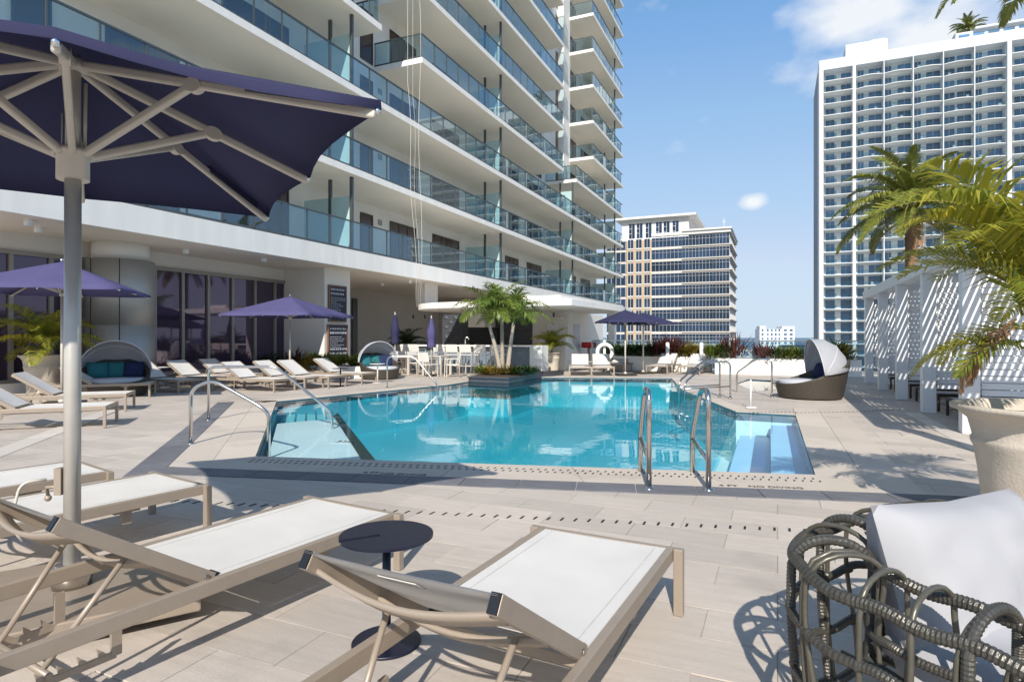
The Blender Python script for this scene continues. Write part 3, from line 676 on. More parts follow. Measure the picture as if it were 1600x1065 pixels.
for k in range(16):
    z1 = top-1.6-k*fo; z0 = z1-3.05
    if z1 < 8: break
    sp_ = MB(); sp_.box(xb, .35, -.45, .6, z0-.82, z0); sp_.box(-.55, .35, .6, 30, z0-.82, z0); sp_.box(xc, .8, -.9, .55, z0-.35, z0-.1); sp_.box(.35, .8, .55, 30, z0-.35, z0-.1); sp_.build('spandrel', M['of_band'], OF)
    for x0, x1, n in ((xb+.1, xc, 8), (xc, xd, 9), (xd, .15, 5)):
        wv = MB(); wv.mi = 0; wv.box(x0, x1, -.25, .55, z0, z1); wv.mi = 1
        for i in range(n+1): xx = x0+(x1-x0)*i/n; wv.box(xx-.04, xx+.04, -.36, -.251, z0, z1)
        wv.box(x0, x1, -.34, -.252, z0+2.1, z0+2.18); wv.build('ribbon_window', [M['of_win'], M['of_mull']], OF)
    wv = MB(); wv.mi = 0; wv.box(-.55, .12, .62, 30, z0, z1); wv.mi = 1
    for i in range(9): wv.box(.12, .2, .7+i*3.5, .9+i*3.5, z0, z1)
    wv.build('side_window', [M['of_win'], M['of_white']], OF)
    for i in range(3):
        x = xa+(xb-xa)*(.07+.33*i); wv = MB(); wv.mi = 0; wv.box(x, x+1.75, -.42, -.3, z0+.1, z1-.05); wv.mi = 1; wv.box(x-.1, x+1.85, -.6, -.34, z0-.25, z0+.1); wv.box(x+.83, x+.92, -.46, -.35, z0+.1, z1); wv.build('square_window', [M['of_win'], M['of_white']], OF)
    wv = MB(); wv.mi = 0; wv.box(xa-7, xa-.1, .4, .58, z0, z1); wv.mi = 1
    for i in range(5): wv.box(xa-6.9+i*1.6, xa-6.8+i*1.6, .3, .41, z0, z1)
    wv.build('wing_window', [M['of_win'], M['of_white']], OF)
b = MB(); b.tube([(xd+3, 4, top), (xd+3, 4, top+4)], .08, 6); b.bar((xd+2.4,4,top+3), (xd+3.6,4,top+3), .1, .1); b.build('roof_mast', M['of_white'], OF)
# ---- small white block in the distance
dW = 420.0; wbx = Vector(((1187-800)/F*dW, dW, -30)); WB = thing('apartment_block', 'small white apartment block far off between the office block and the tall tower', 'building', wbx, -TH*.4)
zt = z_at(512, dW); b = MB(); b.box(0, 22.5, 0, 14, 0, zt-.8); b.box(0, 4, -.2, 10, zt-.8, zt+1.2); b.box(14.5, 22.5, -.6, 14, 0, zt+1.0); b.build('wall', M['tw_slab'], WB)
for k in range(8):
    for x in (1.2, 4.6, 7.2, 9.8, 12.2, 15.6, 19.3):
        b = MB(); b.box(x, x+(1.3 if x < 14 else 2.0), -.68 if x > 14 else -.1, .1, zt-2.4-k*2.9, zt-.9-k*2.9); b.build('window', M['tw_win'], WB)
# low roofs near it, and a wooded ridge on the horizon
for i, (px, py, wd, ht, d, lab) in enumerate(((1165,545,14,0,230,'low grey flat roof seen past the planters, left of the distant white block'),(1250,541,16,0,260,'low pale flat roof seen past the planters, right of the distant white block'))):
    zz = 1.42+(527-py)/F*d; t = thing('low_building', lab, 'building', ((px-800)/F*d, d, -30), -TH)
    b = MB(); b.box(-wd/2, wd/2, 0, 12, 0, zz+30); b.build('wall', M['tw_slab'], t); b = MB(); b.box(-wd/2-.3, wd/2+.3, -.3, 12.3, zz+30, zz+30.5); b.build('roof', M['tw_side'], t)
    for j in range(5):
        b = MB(); b.box(-wd/2+.8+j*wd/5, -wd/2+2.4+j*wd/5, -.06, .05, zz+27.5, zz+29.2); b.build('window', M['tw_win'], t)
rg = MB(); vs = []; n = 60
for i in range(n+1):
    x = 150+i*40; hh = 8+16*abs(noise.noise(Vector((i*.17, 3.1, 0))))+6*noise.noise(Vector((i*.6, 1, 0))); vs += [(x, 1500, -31), (x, 1500+60, -30+max(3, hh)*.75), (x, 1700, -31)]
rg.add(vs, [f for i in range(n) for f in ((i*3, i*3+3, i*3+4, i*3+1), (i*3+1, i*3+4, i*3+5, i*3+2))], True); struct(rg.build('wooded_shore', M['leaf_dark']))
# ================================================================== furniture builders
def fillet(pts, r=.1, n=5):
    pts = [Vector(p) for p in pts]; out = [pts[0]]
    for i in range(1, len(pts)-1):
        p, a, b = pts[i], pts[i-1], pts[i+1]; da = (a-p); db = (b-p); k = min(r, da.length*.48, db.length*.48)
        s0 = p+da.normalized()*k; s1 = p+db.normalized()*k
        for j in range(n+1):
            t = j/n; out.append(s0*(1-t)**2+p*2*t*(1-t)+s1*t*t)
    out.append(pts[-1]); return out
def face_rot(d): return math.atan2(-d[0], d[1])        # rotz that turns local +y to direction d
def make_lounger(label, fm, sm, ang=33.5, detail=True):
    """origin under the middle of the foot end, +y towards the head"""
    t = thing('sun_lounger', label, 'sun lounger'); w, zs_, hy, fl_ = .345, .338, 1.20, 2.3
    m = MB()
    for s in (-1, 1): m.box(s*(w+.018)-.018, s*(w+.018)+.018, .0, fl_, zs_-.066, zs_)
    m.box(-w, w, .0, .034, zs_-.062, zs_-.002); m.box(-w, w, fl_-.034, fl_, zs_-.062, zs_-.004); m.box(-w, w, hy-.02, hy+.02, zs_-.06, zs_-.022); m.box(-w, w, .55, .59, zs_-.062, zs_-.03)
    m.build('frame', fm, t, bevel=.004)
    for s in (-1, 1):
        for yy in (.0, 2.02):
            l = MB(); l.box(s*(w+.062)-.024, s*(w+.062)+.024, yy+.002, yy+.046, 0, zs_+.001); l.build('leg', fm, t, bevel=.004)
        l = MB(); l.box(s*(w-.04)-.02, s*(w-.04)+.02, .5, .56, .17, zs_-.066); l.box(s*(w-.04)-.05, s*(w-.04)+.02, .46, .62, zs_-.085, zs_-.066); l.build('brace_foot', fm, t, bevel=.003)
    def sling(y0, y1, z0, z1, name):
        g = MB(); nx, ny = 10, 12; vs = []; fs = []
        for j in range(ny+1):
            for i in range(nx+1):
                x = -w+.004+(2*w-.008)*i/nx; q = j/ny; sag = .012*math.sin(math.pi*i/nx)*min(1, 4*q*(1-q)+.25)
                vs.append((x, y0+(y1-y0)*q, z0+(z1-z0)*q-sag))
        for j in range(ny):
            for i in range(nx): a = j*(nx+1)+i; fs.append((a, a+1, a+nx+2, a+nx+1))
        g.add(vs, fs, True); o = g.build(name, sm, t); so = o.modifiers.new('thick', 'SOLIDIFY'); so.thickness = .004; so.use_rim = False; return o
    so = sling(.036, hy-.03, zs_-.004, zs_-.004, 'seat_sling')
    for s in (-1, 1):
        hm = MB(); hm.box(s*(w-.055)-.0025, s*(w-.055)+.0025, .05, hy-.06, zs_-.02, zs_-.0045); hm.build('stitched_hem', M['seam'], so)
    for s in (-1, 1):
        c = MB(); c.box(s*(w-.05)-.035, s*(w-.05)+.035, hy-.045, hy-.012, zs_-.006, zs_+.003); c.build('sling_clip', M['black'], so)
    a = math.radians(ang); L = .74; ca, sa = math.cos(a), math.sin(a); hz = zs_-.01
    B = lambda x, q, o=0.0: (x, hy+q*ca-o*sa, hz+q*sa+o*ca)          # point on the backrest: q along, o off its face
    for s in (-1, 1):
        br = MB(); br.bar(B(s*(w-.012), 0), B(s*(w-.012), L), .034, .058, (0, -sa, ca)); bo = br.build('backrest_rail', fm, t, bevel=.004)
        hb_ = MB(); hb_.tube([B(s*(w+.007), .04), B(s*(w+.012), .04)], .011, 10); hb_.build('hinge_bolt', M['steel'], bo)
    sling(hy+.02*ca, hy+L*ca, hz+.02*sa+.03*ca, hz+L*sa+.032*ca, 'back_sling')
    for q0, wd in ((L-.13, .085), (L*.38, .065)):
        cb_ = MB(); n = 12; vs = []; fs = []
        for i in range(n+1):
            x = -w+.02+(2*w-.04)*i/n; dp = -.015-.05*math.sin(math.pi*i/n)
            vs += [B(x, q0, dp), B(x, q0+wd, dp+.006), B(x, q0+wd, dp-.010), B(x, q0, dp-.016)]
        for i in range(n):
            for k in range(4): fs.append((i*4+k, i*4+(k+1) % 4, i*4+4+(k+1) % 4, i*4+4+k))
        cb_.add(vs, fs, True); cb_.build('bowed_crossbar', fm, bo)
    for s in (-1, 1):
        cp_ = MB(); cp_.bar(B(s*(w-.012), L), B(s*(w-.012), L+.006), .03, .054, (0,-sa,ca)); cp_.build('end_cap', M['black'], bo)
    su = MB(); q1 = B(0, L*.5, -.035); yb = hy+.60; zb = .15
    for s in (-1, 1): su.tube([(s*(w-.10), q1[1], q1[2]), (s*(w-.15), yb, zb)], .012, 8)
    su.tube([(-(w-.08), yb, zb), (w-.08, yb, zb)], .013, 8); su.build('prop_strut', fm, t)
    for s in (-1, 1):
        rk = MB(); x = s*(w-.10); y0 = hy+.36; rk.box(x-.006, x+.006, y0, y0+.36, zb-.04, zb-.012)
        for k in range(5): yy = y0+.03+k*.07; rk.add([(x-.006,yy,zb-.014),(x+.006,yy,zb-.014),(x+.006,yy+.035,zb-.014),(x-.006,yy+.035,zb-.014),(x-.006,yy+.042,zb+.024),(x+.006,yy+.042,zb+.024)], [(0,1,5,4),(3,4,5,2),(0,4,3),(1,2,5)])
        rk.box(x-.008, x+.008, y0-.02, y0+.02, zb-.03, zs_-.07)
        rk.build('notched_rack', fm, t)
    return t
def put(t, p, d):
    t.location = (p[0], p[1], p[2] if len(p) > 2 else 0); t.rotation_euler = (0, 0, face_rot(d)); return t
A_ = (ST, CT); B_ = (CT, -ST)
proto = make_lounger('white sling lounger in front with its backrest to the camera, beside the navy side table', M['tan_metal'], M['sling'])
def lounger(label, p, d, group=None):
    o = copy_tree(proto); o['label'] = label
    if group: o['group'] = group
    elif 'group' in o.keys(): del o['group']
    return put(o, p, d)
pf = (G(848,824,.338)+G(1058,849,.338))/2; put(proto, (pf.x-.015, pf.y), (-.465,-.885))
pf = (G(480,778,.338)+G(630,796,.338))/2; lounger('white sling lounger pointing to the lower left corner, in front of the big umbrella pole', (pf.x, pf.y), (-.515,-.857))
pf = (G(240,740,.338)+G(330,752,.338))/2; lounger('white sling lounger with a shaded foot end, behind the big umbrella pole', (pf.x, pf.y), (-.56,-.83))
pf = (G(108,722,.338)+G(187,730,.338))/2; lounger('white sling lounger at the left edge nearest the pale paving strip', (pf.x, pf.y), (-.60,-.80))
# left middle group, feet to the pool
Ld = (-.93,-.37)
for px, py, lab in ((176,652,'lounger at the far left, nearest of the row of three by the potted palm'),
                    (205,634,'lounger at the far left, second of the row of three by the potted palm'),
                    (240,618,'lounger at the far left, third of the row, beside the hooded daybed')):
    p = G(px, py-22, .338); lounger(lab, (p.x, p.y), Ld, 'loungers left of the pool')
for px, py, d, lab in ((300,612,(-.95,.32),'lounger behind the tall white-topped table, right of the hooded daybed'),(352,606,(-.95,.32),'lounger in front of the lobby glass, left of the curved rail'),
                       (398,601,(-.95,.32),'lounger under the left side of the violet umbrella, rear row'),
                       (446,611,(-.95,.32),'front row lounger behind the curved handrails, foot toward the pool'),(492,607,(-.95,.32),'front row lounger right beside the violet umbrella pole'),
                       (528,605,(-.95,.32),'lounger below the menu boards with its back in shade'),(578,599,(-.95,.32),'lounger nearest the middle hooded daybed, below the lime planter')):
    p = G(px, py); lounger(lab, (p.x, p.y), d, 'loungers in front of the lobby')
# far side, feet to the pool and the camera
for px, py, d, lab in ((907,587,(.1,1),'far lounger next to the potted palm by the bar wall'),(942,587,(.1,1),'far lounger second from the bar wall, right of the small table'),
                       (958,581,(.35,.9),'far lounger in front of the life ring'),(972,579,(.45,.9),'far lounger just left of the navy umbrella pole'),(1026,584,(.5,.86),'far lounger right of the two navy umbrellas'),
                       (1064,579,(.5,.86),'far lounger rear one near the white posts'),(1076,585,(.5,.86),'far lounger nearest the stair handrail')):
    p = G(px, py); lounger(lab, (p.x, p.y), d, 'loungers on the far side')
# ---- navy side table
def side_table(label, p, r, rb, h, m, slot=True, slot_dir=200, group=None, z0=0):
    t = thing('side_table', label, 'side table', (p[0], p[1], z0), 0, group); b = MB(); n = 48; pts = []
    sd = math.radians(slot_dir)
    if slot:
        hw = .016; c0 = math.asin(hw/r)
        for i in range(n+1): a = sd+c0+(2*math.pi-2*c0)*i/n; pts.append((r*math.cos(a), r*math.sin(a)))
        dx, dy = math.cos(sd), math.sin(sd); pts += [(dx*.03+dy*hw, dy*.03-dx*hw), (dx*.03-dy*hw, dy*.03+dx*hw)]
    else: pts = [(r*math.cos(2*math.pi*i/n), r*math.sin(2*math.pi*i/n)) for i in range(n)]
    b.prism(pts, h-.012, h); b.build('table_top', m, t)
    b = MB(); b.lathe([(.02,.012),(.02,h-.012)], 14); b.lathe([(.045,h-.02),(.045,h-.012)], 14); b.build('stem', m, t)
    b = MB(); b.lathe([(rb,0),(rb,.008),(rb-.004,.012)], 48); b.build('base', m, t); return t
p = G(604,1003); side_table('navy round side table with a slot in its top beside the front loungers', (p.x, p.y), .216, .16, .505, M['navy_metal'], True, 208)
for px, py, lab, m in ((250,607,'slim white-topped side table between loungers near the lobby','sling'),(590,598,'slim white-topped side table by the middle hooded daybed','sling'),(922,586,'small side table between the far loungers by the bar wall','taupe_metal'),(368,606,'dark side table among the loungers near the lobby','navy_metal'),(532,603,'dark side table between the loungers below the menu boards','navy_metal'),(1050,583,'small side table between the far loungers near the white posts','taupe_metal')):
    p = G(px, py); side_table(lab, (p.x, p.y), .24, .16, .52 if m != 'sling' else .6, M[m], False)
# ---- umbrellas
def canopy_mesh(half, apex, rim, hem=.06, sagk=.05, scallop=.06):
    mb = MB(); dirs = []
    for k in range(8):
        a = math.radians(45*k); r = half if k % 2 == 0 else half*math.sqrt(2); dirs.append(Vector((math.cos(a)*r, math.sin(a)*r)))
    NS, NR = 5, 7; vs = [(0,0,apex)]; idx = {}
    for r in range(1, NR+1):
        t = r/NR
        for k in range(8):
            for s in range(NS):
                q = s/NS; p = dirs[k].lerp(dirs[(k+1) % 8], q); sag = math.sin(math.pi*q)
                p = p*t*(1-scallop*sag*t); z = apex-(apex-rim)*t**1.02-sagk*sag*t*(1.2-t)
                idx[(r, k*NS+s)] = len(vs); vs.append((p.x, p.y, z))
    n = 8*NS
    for j in range(n):
        v = vs[idx[(NR, j)]]; idx[(NR+1, j)] = len(vs); vs.append((v[0]*1.002, v[1]*1.002, v[2]-hem))
    fs = [(0, idx[(1, j)], idx[(1, (j+1) % n)]) for j in range(n)]
    for r in range(1, NR+1):
        for j in range(n): fs.append((idx[(r, j)], idx[(r+1, j)], idx[(r+1, (j+1) % n)], idx[(r, (j+1) % n)]))
    mb.add(vs, fs, True); return mb, dirs
def umbrella(label, p, rotz, half, apex, rim, pr, cloth, z0=0.0, big=False, hub=None, group=None, base=True):
    t = thing('patio_umbrella', label, 'umbrella', (p[0], p[1], 0), rotz, group)
    mb, dirs = canopy_mesh(half, apex, rim, .05 if not big else .045)
    c = mb.build('canopy', cloth, t)
    hub_t = apex-.13 if not big else apex-.12; hub_b = hub if hub else rim-.06
    m = MB(); m.tube([(0,0,z0), (0,0,hub_b)], pr, 20); m.tube([(0,0,hub_b), (0,0,hub_t+.06)], pr*.92, 20); m.build('pole', M['pole_grey'] if big else M['taupe_metal'], t)
    m = MB(); m.lathe([(pr*1.05,hub_t-.03),(pr*1.9,hub_t-.02),(pr*1.9,hub_t+.03),(pr*.5,hub_t+.05)], 24); m.build('top_hub', M['taupe_metal'], t)
    m = MB(); m.lathe([(pr*1.95,hub_b-.13),(pr*1.95,hub_b),(pr*2.3,hub_b+.002),(pr*2.3,hub_b+.03),(pr*1.05,hub_b+.035)], 28) if big else m.lathe([(pr*1.7,hub_b-.07),(pr*1.7,hub_b+.02)], 16); m.build('runner', M['taupe_metal'], t)
    if not big: m = MB(); m.ball((0,0,apex+.03), .035, 8); m.lathe([(.02,apex-.02),(.02,apex+.02)], 8); m.build('finial', M['chrome'], t)
    for k, d in enumerate(dirs):
        tip = Vector((d.x, d.y, rim-.028)); st = Vector((d.x, d.y, 0)).normalized(); a = st*pr*1.7+Vector((0,0,hub_t)); rb = MB()
        a2 = a.lerp(tip, .0); rb.bar(a2, tip*.985+Vector((0,0,.0)), .02 if not big else .034, .03 if not big else .05); ro = rb.build('rib', M['taupe_metal'], t, bevel=.012 if big else 0)
        q = .40 if k % 2 else .52
        mid = a.lerp(tip, q); bs = st*pr*2.2+Vector((0,0,hub_b+.012)); sr = MB(); sr.bar(bs, mid-Vector((0,0,.02)), .016 if not big else .036, .024 if not big else .044); so = sr.build('strut', M['taupe_metal'], ro, bevel=.012 if big else 0)
        if big:
            cl = MB(); dd = (tip-a).normalized(); sd = dd.cross(Vector((0,0,1))).normalized(); cc = mid-Vector((0,0,.028))
            vs = []; n = 14
            for s in (-1, 1):
                for i in range(n): an = 2*math.pi*i/n; vs.append(cc+dd*.052*math.cos(an)+dd.cross(sd)*.038*math.sin(an)+sd*s*.022)
            cl.add(vs, [tuple(range(n)), tuple(range(n, 2*n))[::-1]]+[(i, n+i, n+(i+1) % n, (i+1) % n) for i in range(n)]); cl.build('strut_bracket', M['taupe_metal'], ro)
            cl = MB(); hb = st*pr*2.15+Vector((0,0,hub_b+.012))
            cl.ball(hb, .024, 8); cl.build('hinge_knuckle', M['taupe_metal'], ro)
            cl = MB(); cl.ball(tip*.99+Vector((0,0,.0)), .018, 6); cl.build('tip_button', M['chrome'], ro)
            if k % 2:
                cl = MB(); a3 = a.lerp(tip, .58); a4 = a.lerp(tip, .90); cl.bar(a3, a4, .034, .052); cl.build('rib_pocket', cloth, ro)
    if base:
        m = MB(); m.lathe([(pr*2.3,z0),(pr*2.3,z0+.11),(pr*1.9,z0+.12)], 28); m.build('base_sleeve', M['steel'] if big else M['taupe_metal'], t)
        s = .55 if big else .36; m = MB(); m.box(-s, s, -s, s, .015, max(.06, z0)); m.build('base_plate', M['tan_metal'] if big else M['brown_dark'], t, bevel=.008)
    return t
pu = (-2.318, 3.203)
big = umbrella('large square navy umbrella in the left foreground', pu, math.radians(33.4), 1.26, 3.00, 2.50, .039, M['navy_fabric'], .10, True, 2.39); big.rotation_euler = (math.radians(-2.5), 0, math.radians(33.4)); big.location.z = .012
m = MB(); m.box(-.03,.03,-.075,-.04,.58,.72); m.tube([(0,-.06,.62),(0,-.13,.62),(-.04,-.15,.57)], .009, 8); m.ball((-.04,-.15,.555), .018, 6); o = m.build('crank_box', M['tan_metal'], big); o.rotation_euler = (0,0,math.radians(-120))
m = MB(); m.tube([(.052,0,2.42),(.056,.0,2.8)], .010, 6); m.tube([(-.05,.02,2.42),(-.05,.02,2.62)], .004, 5); m.build('pulley_cord', M['taupe_metal'], big)
m = MB(); m.tube(fillet([(.0,-.13,.66),(.06,-.22,.66),(.09,-.25,.45),(.07,-.2,.36)], .08), .008, 6); o = m.build('crank_cord', M['taupe_metal'], big); o.rotation_euler = (0,0,math.radians(-120))
p = G(97,632); umbrella('violet umbrella behind the big pole on the left, shading the row of loungers', (p.x, p.y), math.radians(20), 1.38, 3.02, 2.42, .03, M['violet_fabric'])
p = G(453,597); umbrella('violet umbrella open in front of the menu boards', (p.x, p.y), math.radians(-12), 1.46, 2.72, 2.12, .03, M['violet_fabric'])
p = G(977,586); umbrella('navy umbrella over the far loungers, left of the pair', (p.x, p.y), math.radians(8), .92, 2.46, 2.02, .028, M['navy_fabric'])
p = G(1005,583); umbrella('navy umbrella over the far loungers, right of the pair', (p.x, p.y), math.radians(20), .92, 2.40, 1.98, .028, M['navy_fabric'])
def closed_umbrella(label, p, h, cloth):
    t = thing('closed_umbrella', label, 'umbrella', (p[0], p[1], 0)); m = MB(); m.tube([(0,0,0),(0,0,h)], .024, 10); m.build('pole', M['taupe_metal'], t)
    mb = MB(); n = 20; prof = []; zz = [h-1.15+1.1*i/14 for i in range(15)]; vs = []; fs = []
    for j, z in enumerate(zz):
        q = j/14; r0 = (.155-.03*math.sin(q*9))*(1-q)**.35+.015
        if j == 0: r0 *= .8
        for i in range(n): a = 2*math.pi*i/n; r = r0*(1+.16*math.cos(8*a+q*2)); vs.append((r*math.cos(a), r*math.sin(a), z))
    for j in range(14):
        for i in range(n): fs.append((j*n+i, j*n+(i+1) % n, (j+1)*n+(i+1) % n, (j+1)*n+i))
    mb.add(vs, fs, True); mb.build('folded_canopy', cloth, t); m = MB(); m.ball((0,0,h+.02), .03, 6); m.build('finial', M['chrome'], t)
    m = MB(); m.lathe([(.22,0),(.22,.05),(.05,.07)], 18); m.build('base', M['brown_dark'], t); return t
p = G(609,588); closed_umbrella('closed navy umbrella in the shade of the recess, left of the bar', (p.x, p.y+1.0), 2.35, M['navy_fabric'])
p = G(674,587); closed_umbrella('closed violet umbrella standing among the bar tables', (p.x, p.y), 2.2, M['violet_fabric'])
# ---- hooded daybeds
def daybed(label, p, rotz, R=.85, pillows='navy'):
    """front of the bed is local -y"""
    t = thing('hooded_daybed', label, 'daybed', (p[0], p[1], 0), rotz); n = 64; k = 11; vs = []; fs = []
    rimh = lambda a: .34+.56*((1+math.sin(a))/2)**1.7
    for j in range(k):
        for i in range(n):
            a = 2*math.pi*i/n; hh = rimh(a); z = .02+(hh-.02)*j/(k-1); r = R*(.80+.20*(z/.9)**.8)*(1+(.012 if i % 2 else 0)); vs.append((r*math.cos(a), r*math.sin(a), z))
    for j in range(k):
        for i in range(n):
            a = 2*math.pi*i/n; hh = rimh(a); z = hh-(hh-.26)*j/(k-1); r = R*(.80+.20*(z/.9)**.8)-.07; vs.append((r*math.cos(a), r*math.sin(a), z))
    for j in range(2*k-1):
        for i in range(n): fs.append((j*n+i, j*n+(i+1) % n, (j+1)*n+(i+1) % n, (j+1)*n+i))
    mb = MB(); mb.add(vs, fs, True); mb.build('wicker_tub', M['wicker'], t)
    m = MB(); prof = [(.01,.27),(R*.78,.27),(R*.81,.30),(R*.81,.38),(R*.77,.42),(.01,.435)]; m.lathe(prof, 36); m.build('seat_cushion', M['cushion'], t)
    for i, (x, mm) in enumerate(((-.38,'teal_cloth' if pillows == 'teal' else 'navy_cloth'),(0,'teal_cloth' if pillows == 'teal' else 'navy_cloth'),(.38,'navy_cloth'))):
        c = MB(); vs = []; N_ = 8
        for s in (1, -1):
            for a in range(N_+1):
                for b in range(N_+1):
                    u_, v_ = a/N_*2-1, b/N_*2-1; th = .075*((1-u_**4)*(1-v_**4))**.5; vs.append((u_*.22, s*th, v_*.2))
        fs = []; q = (N_+1)**2
        for a in range(N_):
            for b in range(N_):
                i0 = a*(N_+1)+b; fs.append((i0, i0+1, i0+N_+2, i0+N_+1)); fs.append((q+i0, q+i0+N_+1, q+i0+N_+2, q+i0+1))
        c.add(vs, fs, True); o = c.build('pillow', M[mm], t); o.location = (x, .42-abs(x)*.3, .62); o.rotation_euler = (math.radians(-22), 0, -x*.5)
    hd = MB(); vs = []; fs = []; NA, NB = 9, 20; Rh = R*.97
    for j in range(NA):
        e = math.radians(100-j*(100-8)/(NA-1)); 
        for i in range(NB+1):
            b = math.pi*i/NB; sc = 1-.025*(j % 2); x = Rh*math.cos(b); q = Rh*math.sin(b)*sc
            vs.append((x*sc, .12+q*math.cos(e)*.86, .56+q*math.sin(e)*1.02+abs(math.cos(b))*.0))
    for j in range(NA-1):
        for i in range(NB): a = j*(NB+1)+i; fs.append((a, a+1, a+NB+2, a+NB+1))
    hd.add(vs, fs, True); o = hd.build('hood', M['hood'], t); so = o.modifiers.new('thick', 'SOLIDIFY'); so.thickness = .008
    for j in (0, 4):
        hp = MB(); hp.tube([Vector(vs[j*(NB+1)+i]) for i in range(NB+1)], .014, 6); hp.build('hood_hoop', M['cushion'], o)
    return t
p = G(1272,622); daybed('hooded wicker daybed on the right of the pool with its hood to the pergola', (p.x, p.y+.2), math.radians(-102), .84)
p = G(592,592); daybed('hooded wicker daybed in the middle, beside the planter below the menu boards', (p.x, p.y+.2), math.radians(38), .74, 'teal')
p = UV(-14.9, VU(180,-14.9)); daybed('hooded wicker daybed on the left in front of the round metal column', (p.x, p.y), math.radians(30), .80, 'teal')
# ---- stainless handrails
def rail(name, label, paths, r=.021, feet=(), group=None, r2=None):
    p0 = Vector(paths[0][0]); t = thing(name, label, 'handrail', (p0.x, p0.y, 0), 0, group)
    for i, pts in enumerate(paths):
        m = MB(); m.tube(fillet([Vector(p)-Vector((p0.x,p0.y,0)) for p in pts], .14, 6), r if i == 0 else (r2 or r), 12); m.build('tube' if i == 0 else 'brace', M['steel'], t)
    for f in feet:
        m = MB(); m.lathe([(r*2.3,.004),(r*2.3,.014),(r*1.3,.03)], 16, (f[0]-p0.x, f[1]-p0.y, 0)); m.build('floor_flange', M['steel'], t)
    return t
def g2(px, py, z): q = G(px, py); return (q.x, q.y, z)
for (fx, fy, rx, ry, side) in ((1014,764,1001,737,'left'), (1107,766,1082,738,'right')):
    f = G(fx, fy); b_ = G(rx, ry); top = .93
    rail('pool_handrail', 'polished steel grab rail at the near pool edge, %s of the pair' % side, [[(f.x,f.y,0),(f.x,f.y,top),(f.x+(b_.x-f.x)*.45,f.y+(b_.y-f.y)*.45,top-.02),(b_.x,b_.y,.42),(b_.x,b_.y,-.05)], [(b_.x,b_.y,.36),(f.x,f.y,.27)]], .026, [f], r2=.02)
b_ = G(298,694); e_ = G(420,696)
rail('pool_handrail', 'curved steel entry rail at the left pool corner, nearer of two', [[(b_.x,b_.y,0),(b_.x,b_.y,.74),(b_.x+.3,b_.y-.02,.86),(e_.x-.12,e_.y,.52),(e_.x,e_.y,.42),(e_.x,e_.y,-.3)]], .024, [b_])
b_ = G(326,657); e_ = G(520,655)
rail('pool_handrail', 'curved steel entry rail at the left pool corner, farther of two', [[(b_.x,b_.y,0),(b_.x,b_.y,.92),(b_.x+1.15,b_.y,.92),(e_.x-.03,e_.y,.14),(e_.x,e_.y,-.3)]], .024, [b_])
b_ = G(605,606); e_ = G(684,607)
rail('pool_handrail', 'steel entry rail on the far left pool edge by the middle daybed', [[(b_.x,b_.y,0),(b_.x,b_.y,.88),(b_.x+.75,b_.y,.88),(e_.x,e_.y,.10),(e_.x,e_.y,-.3)]], .022, [b_])
b_ = G(1141,622); e_ = G(1070,627)
for k, (off, lab) in enumerate(((0,'steel stair rail on the right pool edge, front one'), (.45,'steel stair rail on the right pool edge, rear one'))):
    rail('pool_handrail', lab, [[(b_.x-off*.2,b_.y+off,0),(b_.x-off*.2,b_.y+off,.86),(b_.x-.5,b_.y+off,.84),(e_.x,e_.y+off,.42),(e_.x,e_.y+off,-.3)], [(b_.x-off*.2,b_.y+off,.28),(e_.x,e_.y+off,.28)]], .022, [(b_.x-off*.2,b_.y+off)], r2=.015)
b_ = G(1206,620); e_ = G(1151,612)
rail('pool_handrail', 'steel rail beside the spa, left of the right-hand daybed', [[(b_.x,b_.y,0),(b_.x,b_.y,.9),(b_.x-.3,b_.y+.2,.9),(e_.x,e_.y,.5),(e_.x,e_.y,-.1)]], .022, [b_])
p = G(1173,637); t = thing('white_post', 'thin white post with a small foot at the shallow end', 'post', (p.x, p.y, 0)); m = MB(); m.tube([(0,0,.02),(0,0,.57)], .015, 12); m.build('post', M['white_paint'], t); m = MB(); m.box(-.10,.10,-.04,.04,0,.02); m.build('foot', M['white_paint'], t, bevel=.005)
# ================================================================== wicker armchair in the right foreground
e2 = Vector((.46,-.888)); e1 = Vector((.888,.46))            # facing direction, and from the left arm to the right one
corner = Vector((.99, 2.14)); WD, DP, RC = 1.15, .95, .30
ch = thing('wicker_armchair', 'open-weave grey wicker armchair with a white back cushion in the right foreground', 'armchair', (corner.x, corner.y, 0))
def plan(s):
    """centre line of the wall: left arm front -> back corner -> back -> right corner -> right arm front"""
    L1 = DP-RC; La = RC*math.pi/2; L2 = WD-2*RC
    if s < L1: return Vector((0, -(DP-s))), Vector((-1, 0))
    s -= L1
    if s < La: a = s/RC; return Vector((RC-RC*math.cos(a), -RC+RC*math.sin(a))), Vector((-math.cos(a), math.sin(a)))
    s -= La
    if s < L2: return Vector((RC+s, 0)), Vector((0, 1))
    s -= L2
    if s < La: a = s/RC; return Vector((WD-RC+RC*math.sin(a), -RC+RC*math.cos(a))), Vector((math.sin(a), math.cos(a)))
    s -= La; return Vector((WD, -RC-s)), Vector((1, 0))
LT = 2*(DP-RC)+RC*math.pi+WD-2*RC
TOP, WT = .70, .125
def prof(q):
    """cross-section of the hollow wall: outer foot (0) over the top (0.5) to the inner seat edge (1); returns outward offset and height"""
    if q < .42: k = q/.42; return (WT*(.72+.34*math.sin(k*math.pi*.62)), .03+(TOP-.11)*k)
    if q < .62: k = (q-.42)/.2; a = math.pi*k; return (WT*.98*math.cos(a), TOP-.08+.085*math.sin(a))
    k = (q-.62)/.38; return (-WT*(.98-.1*k), TOP-.08-(TOP-.40)*k)
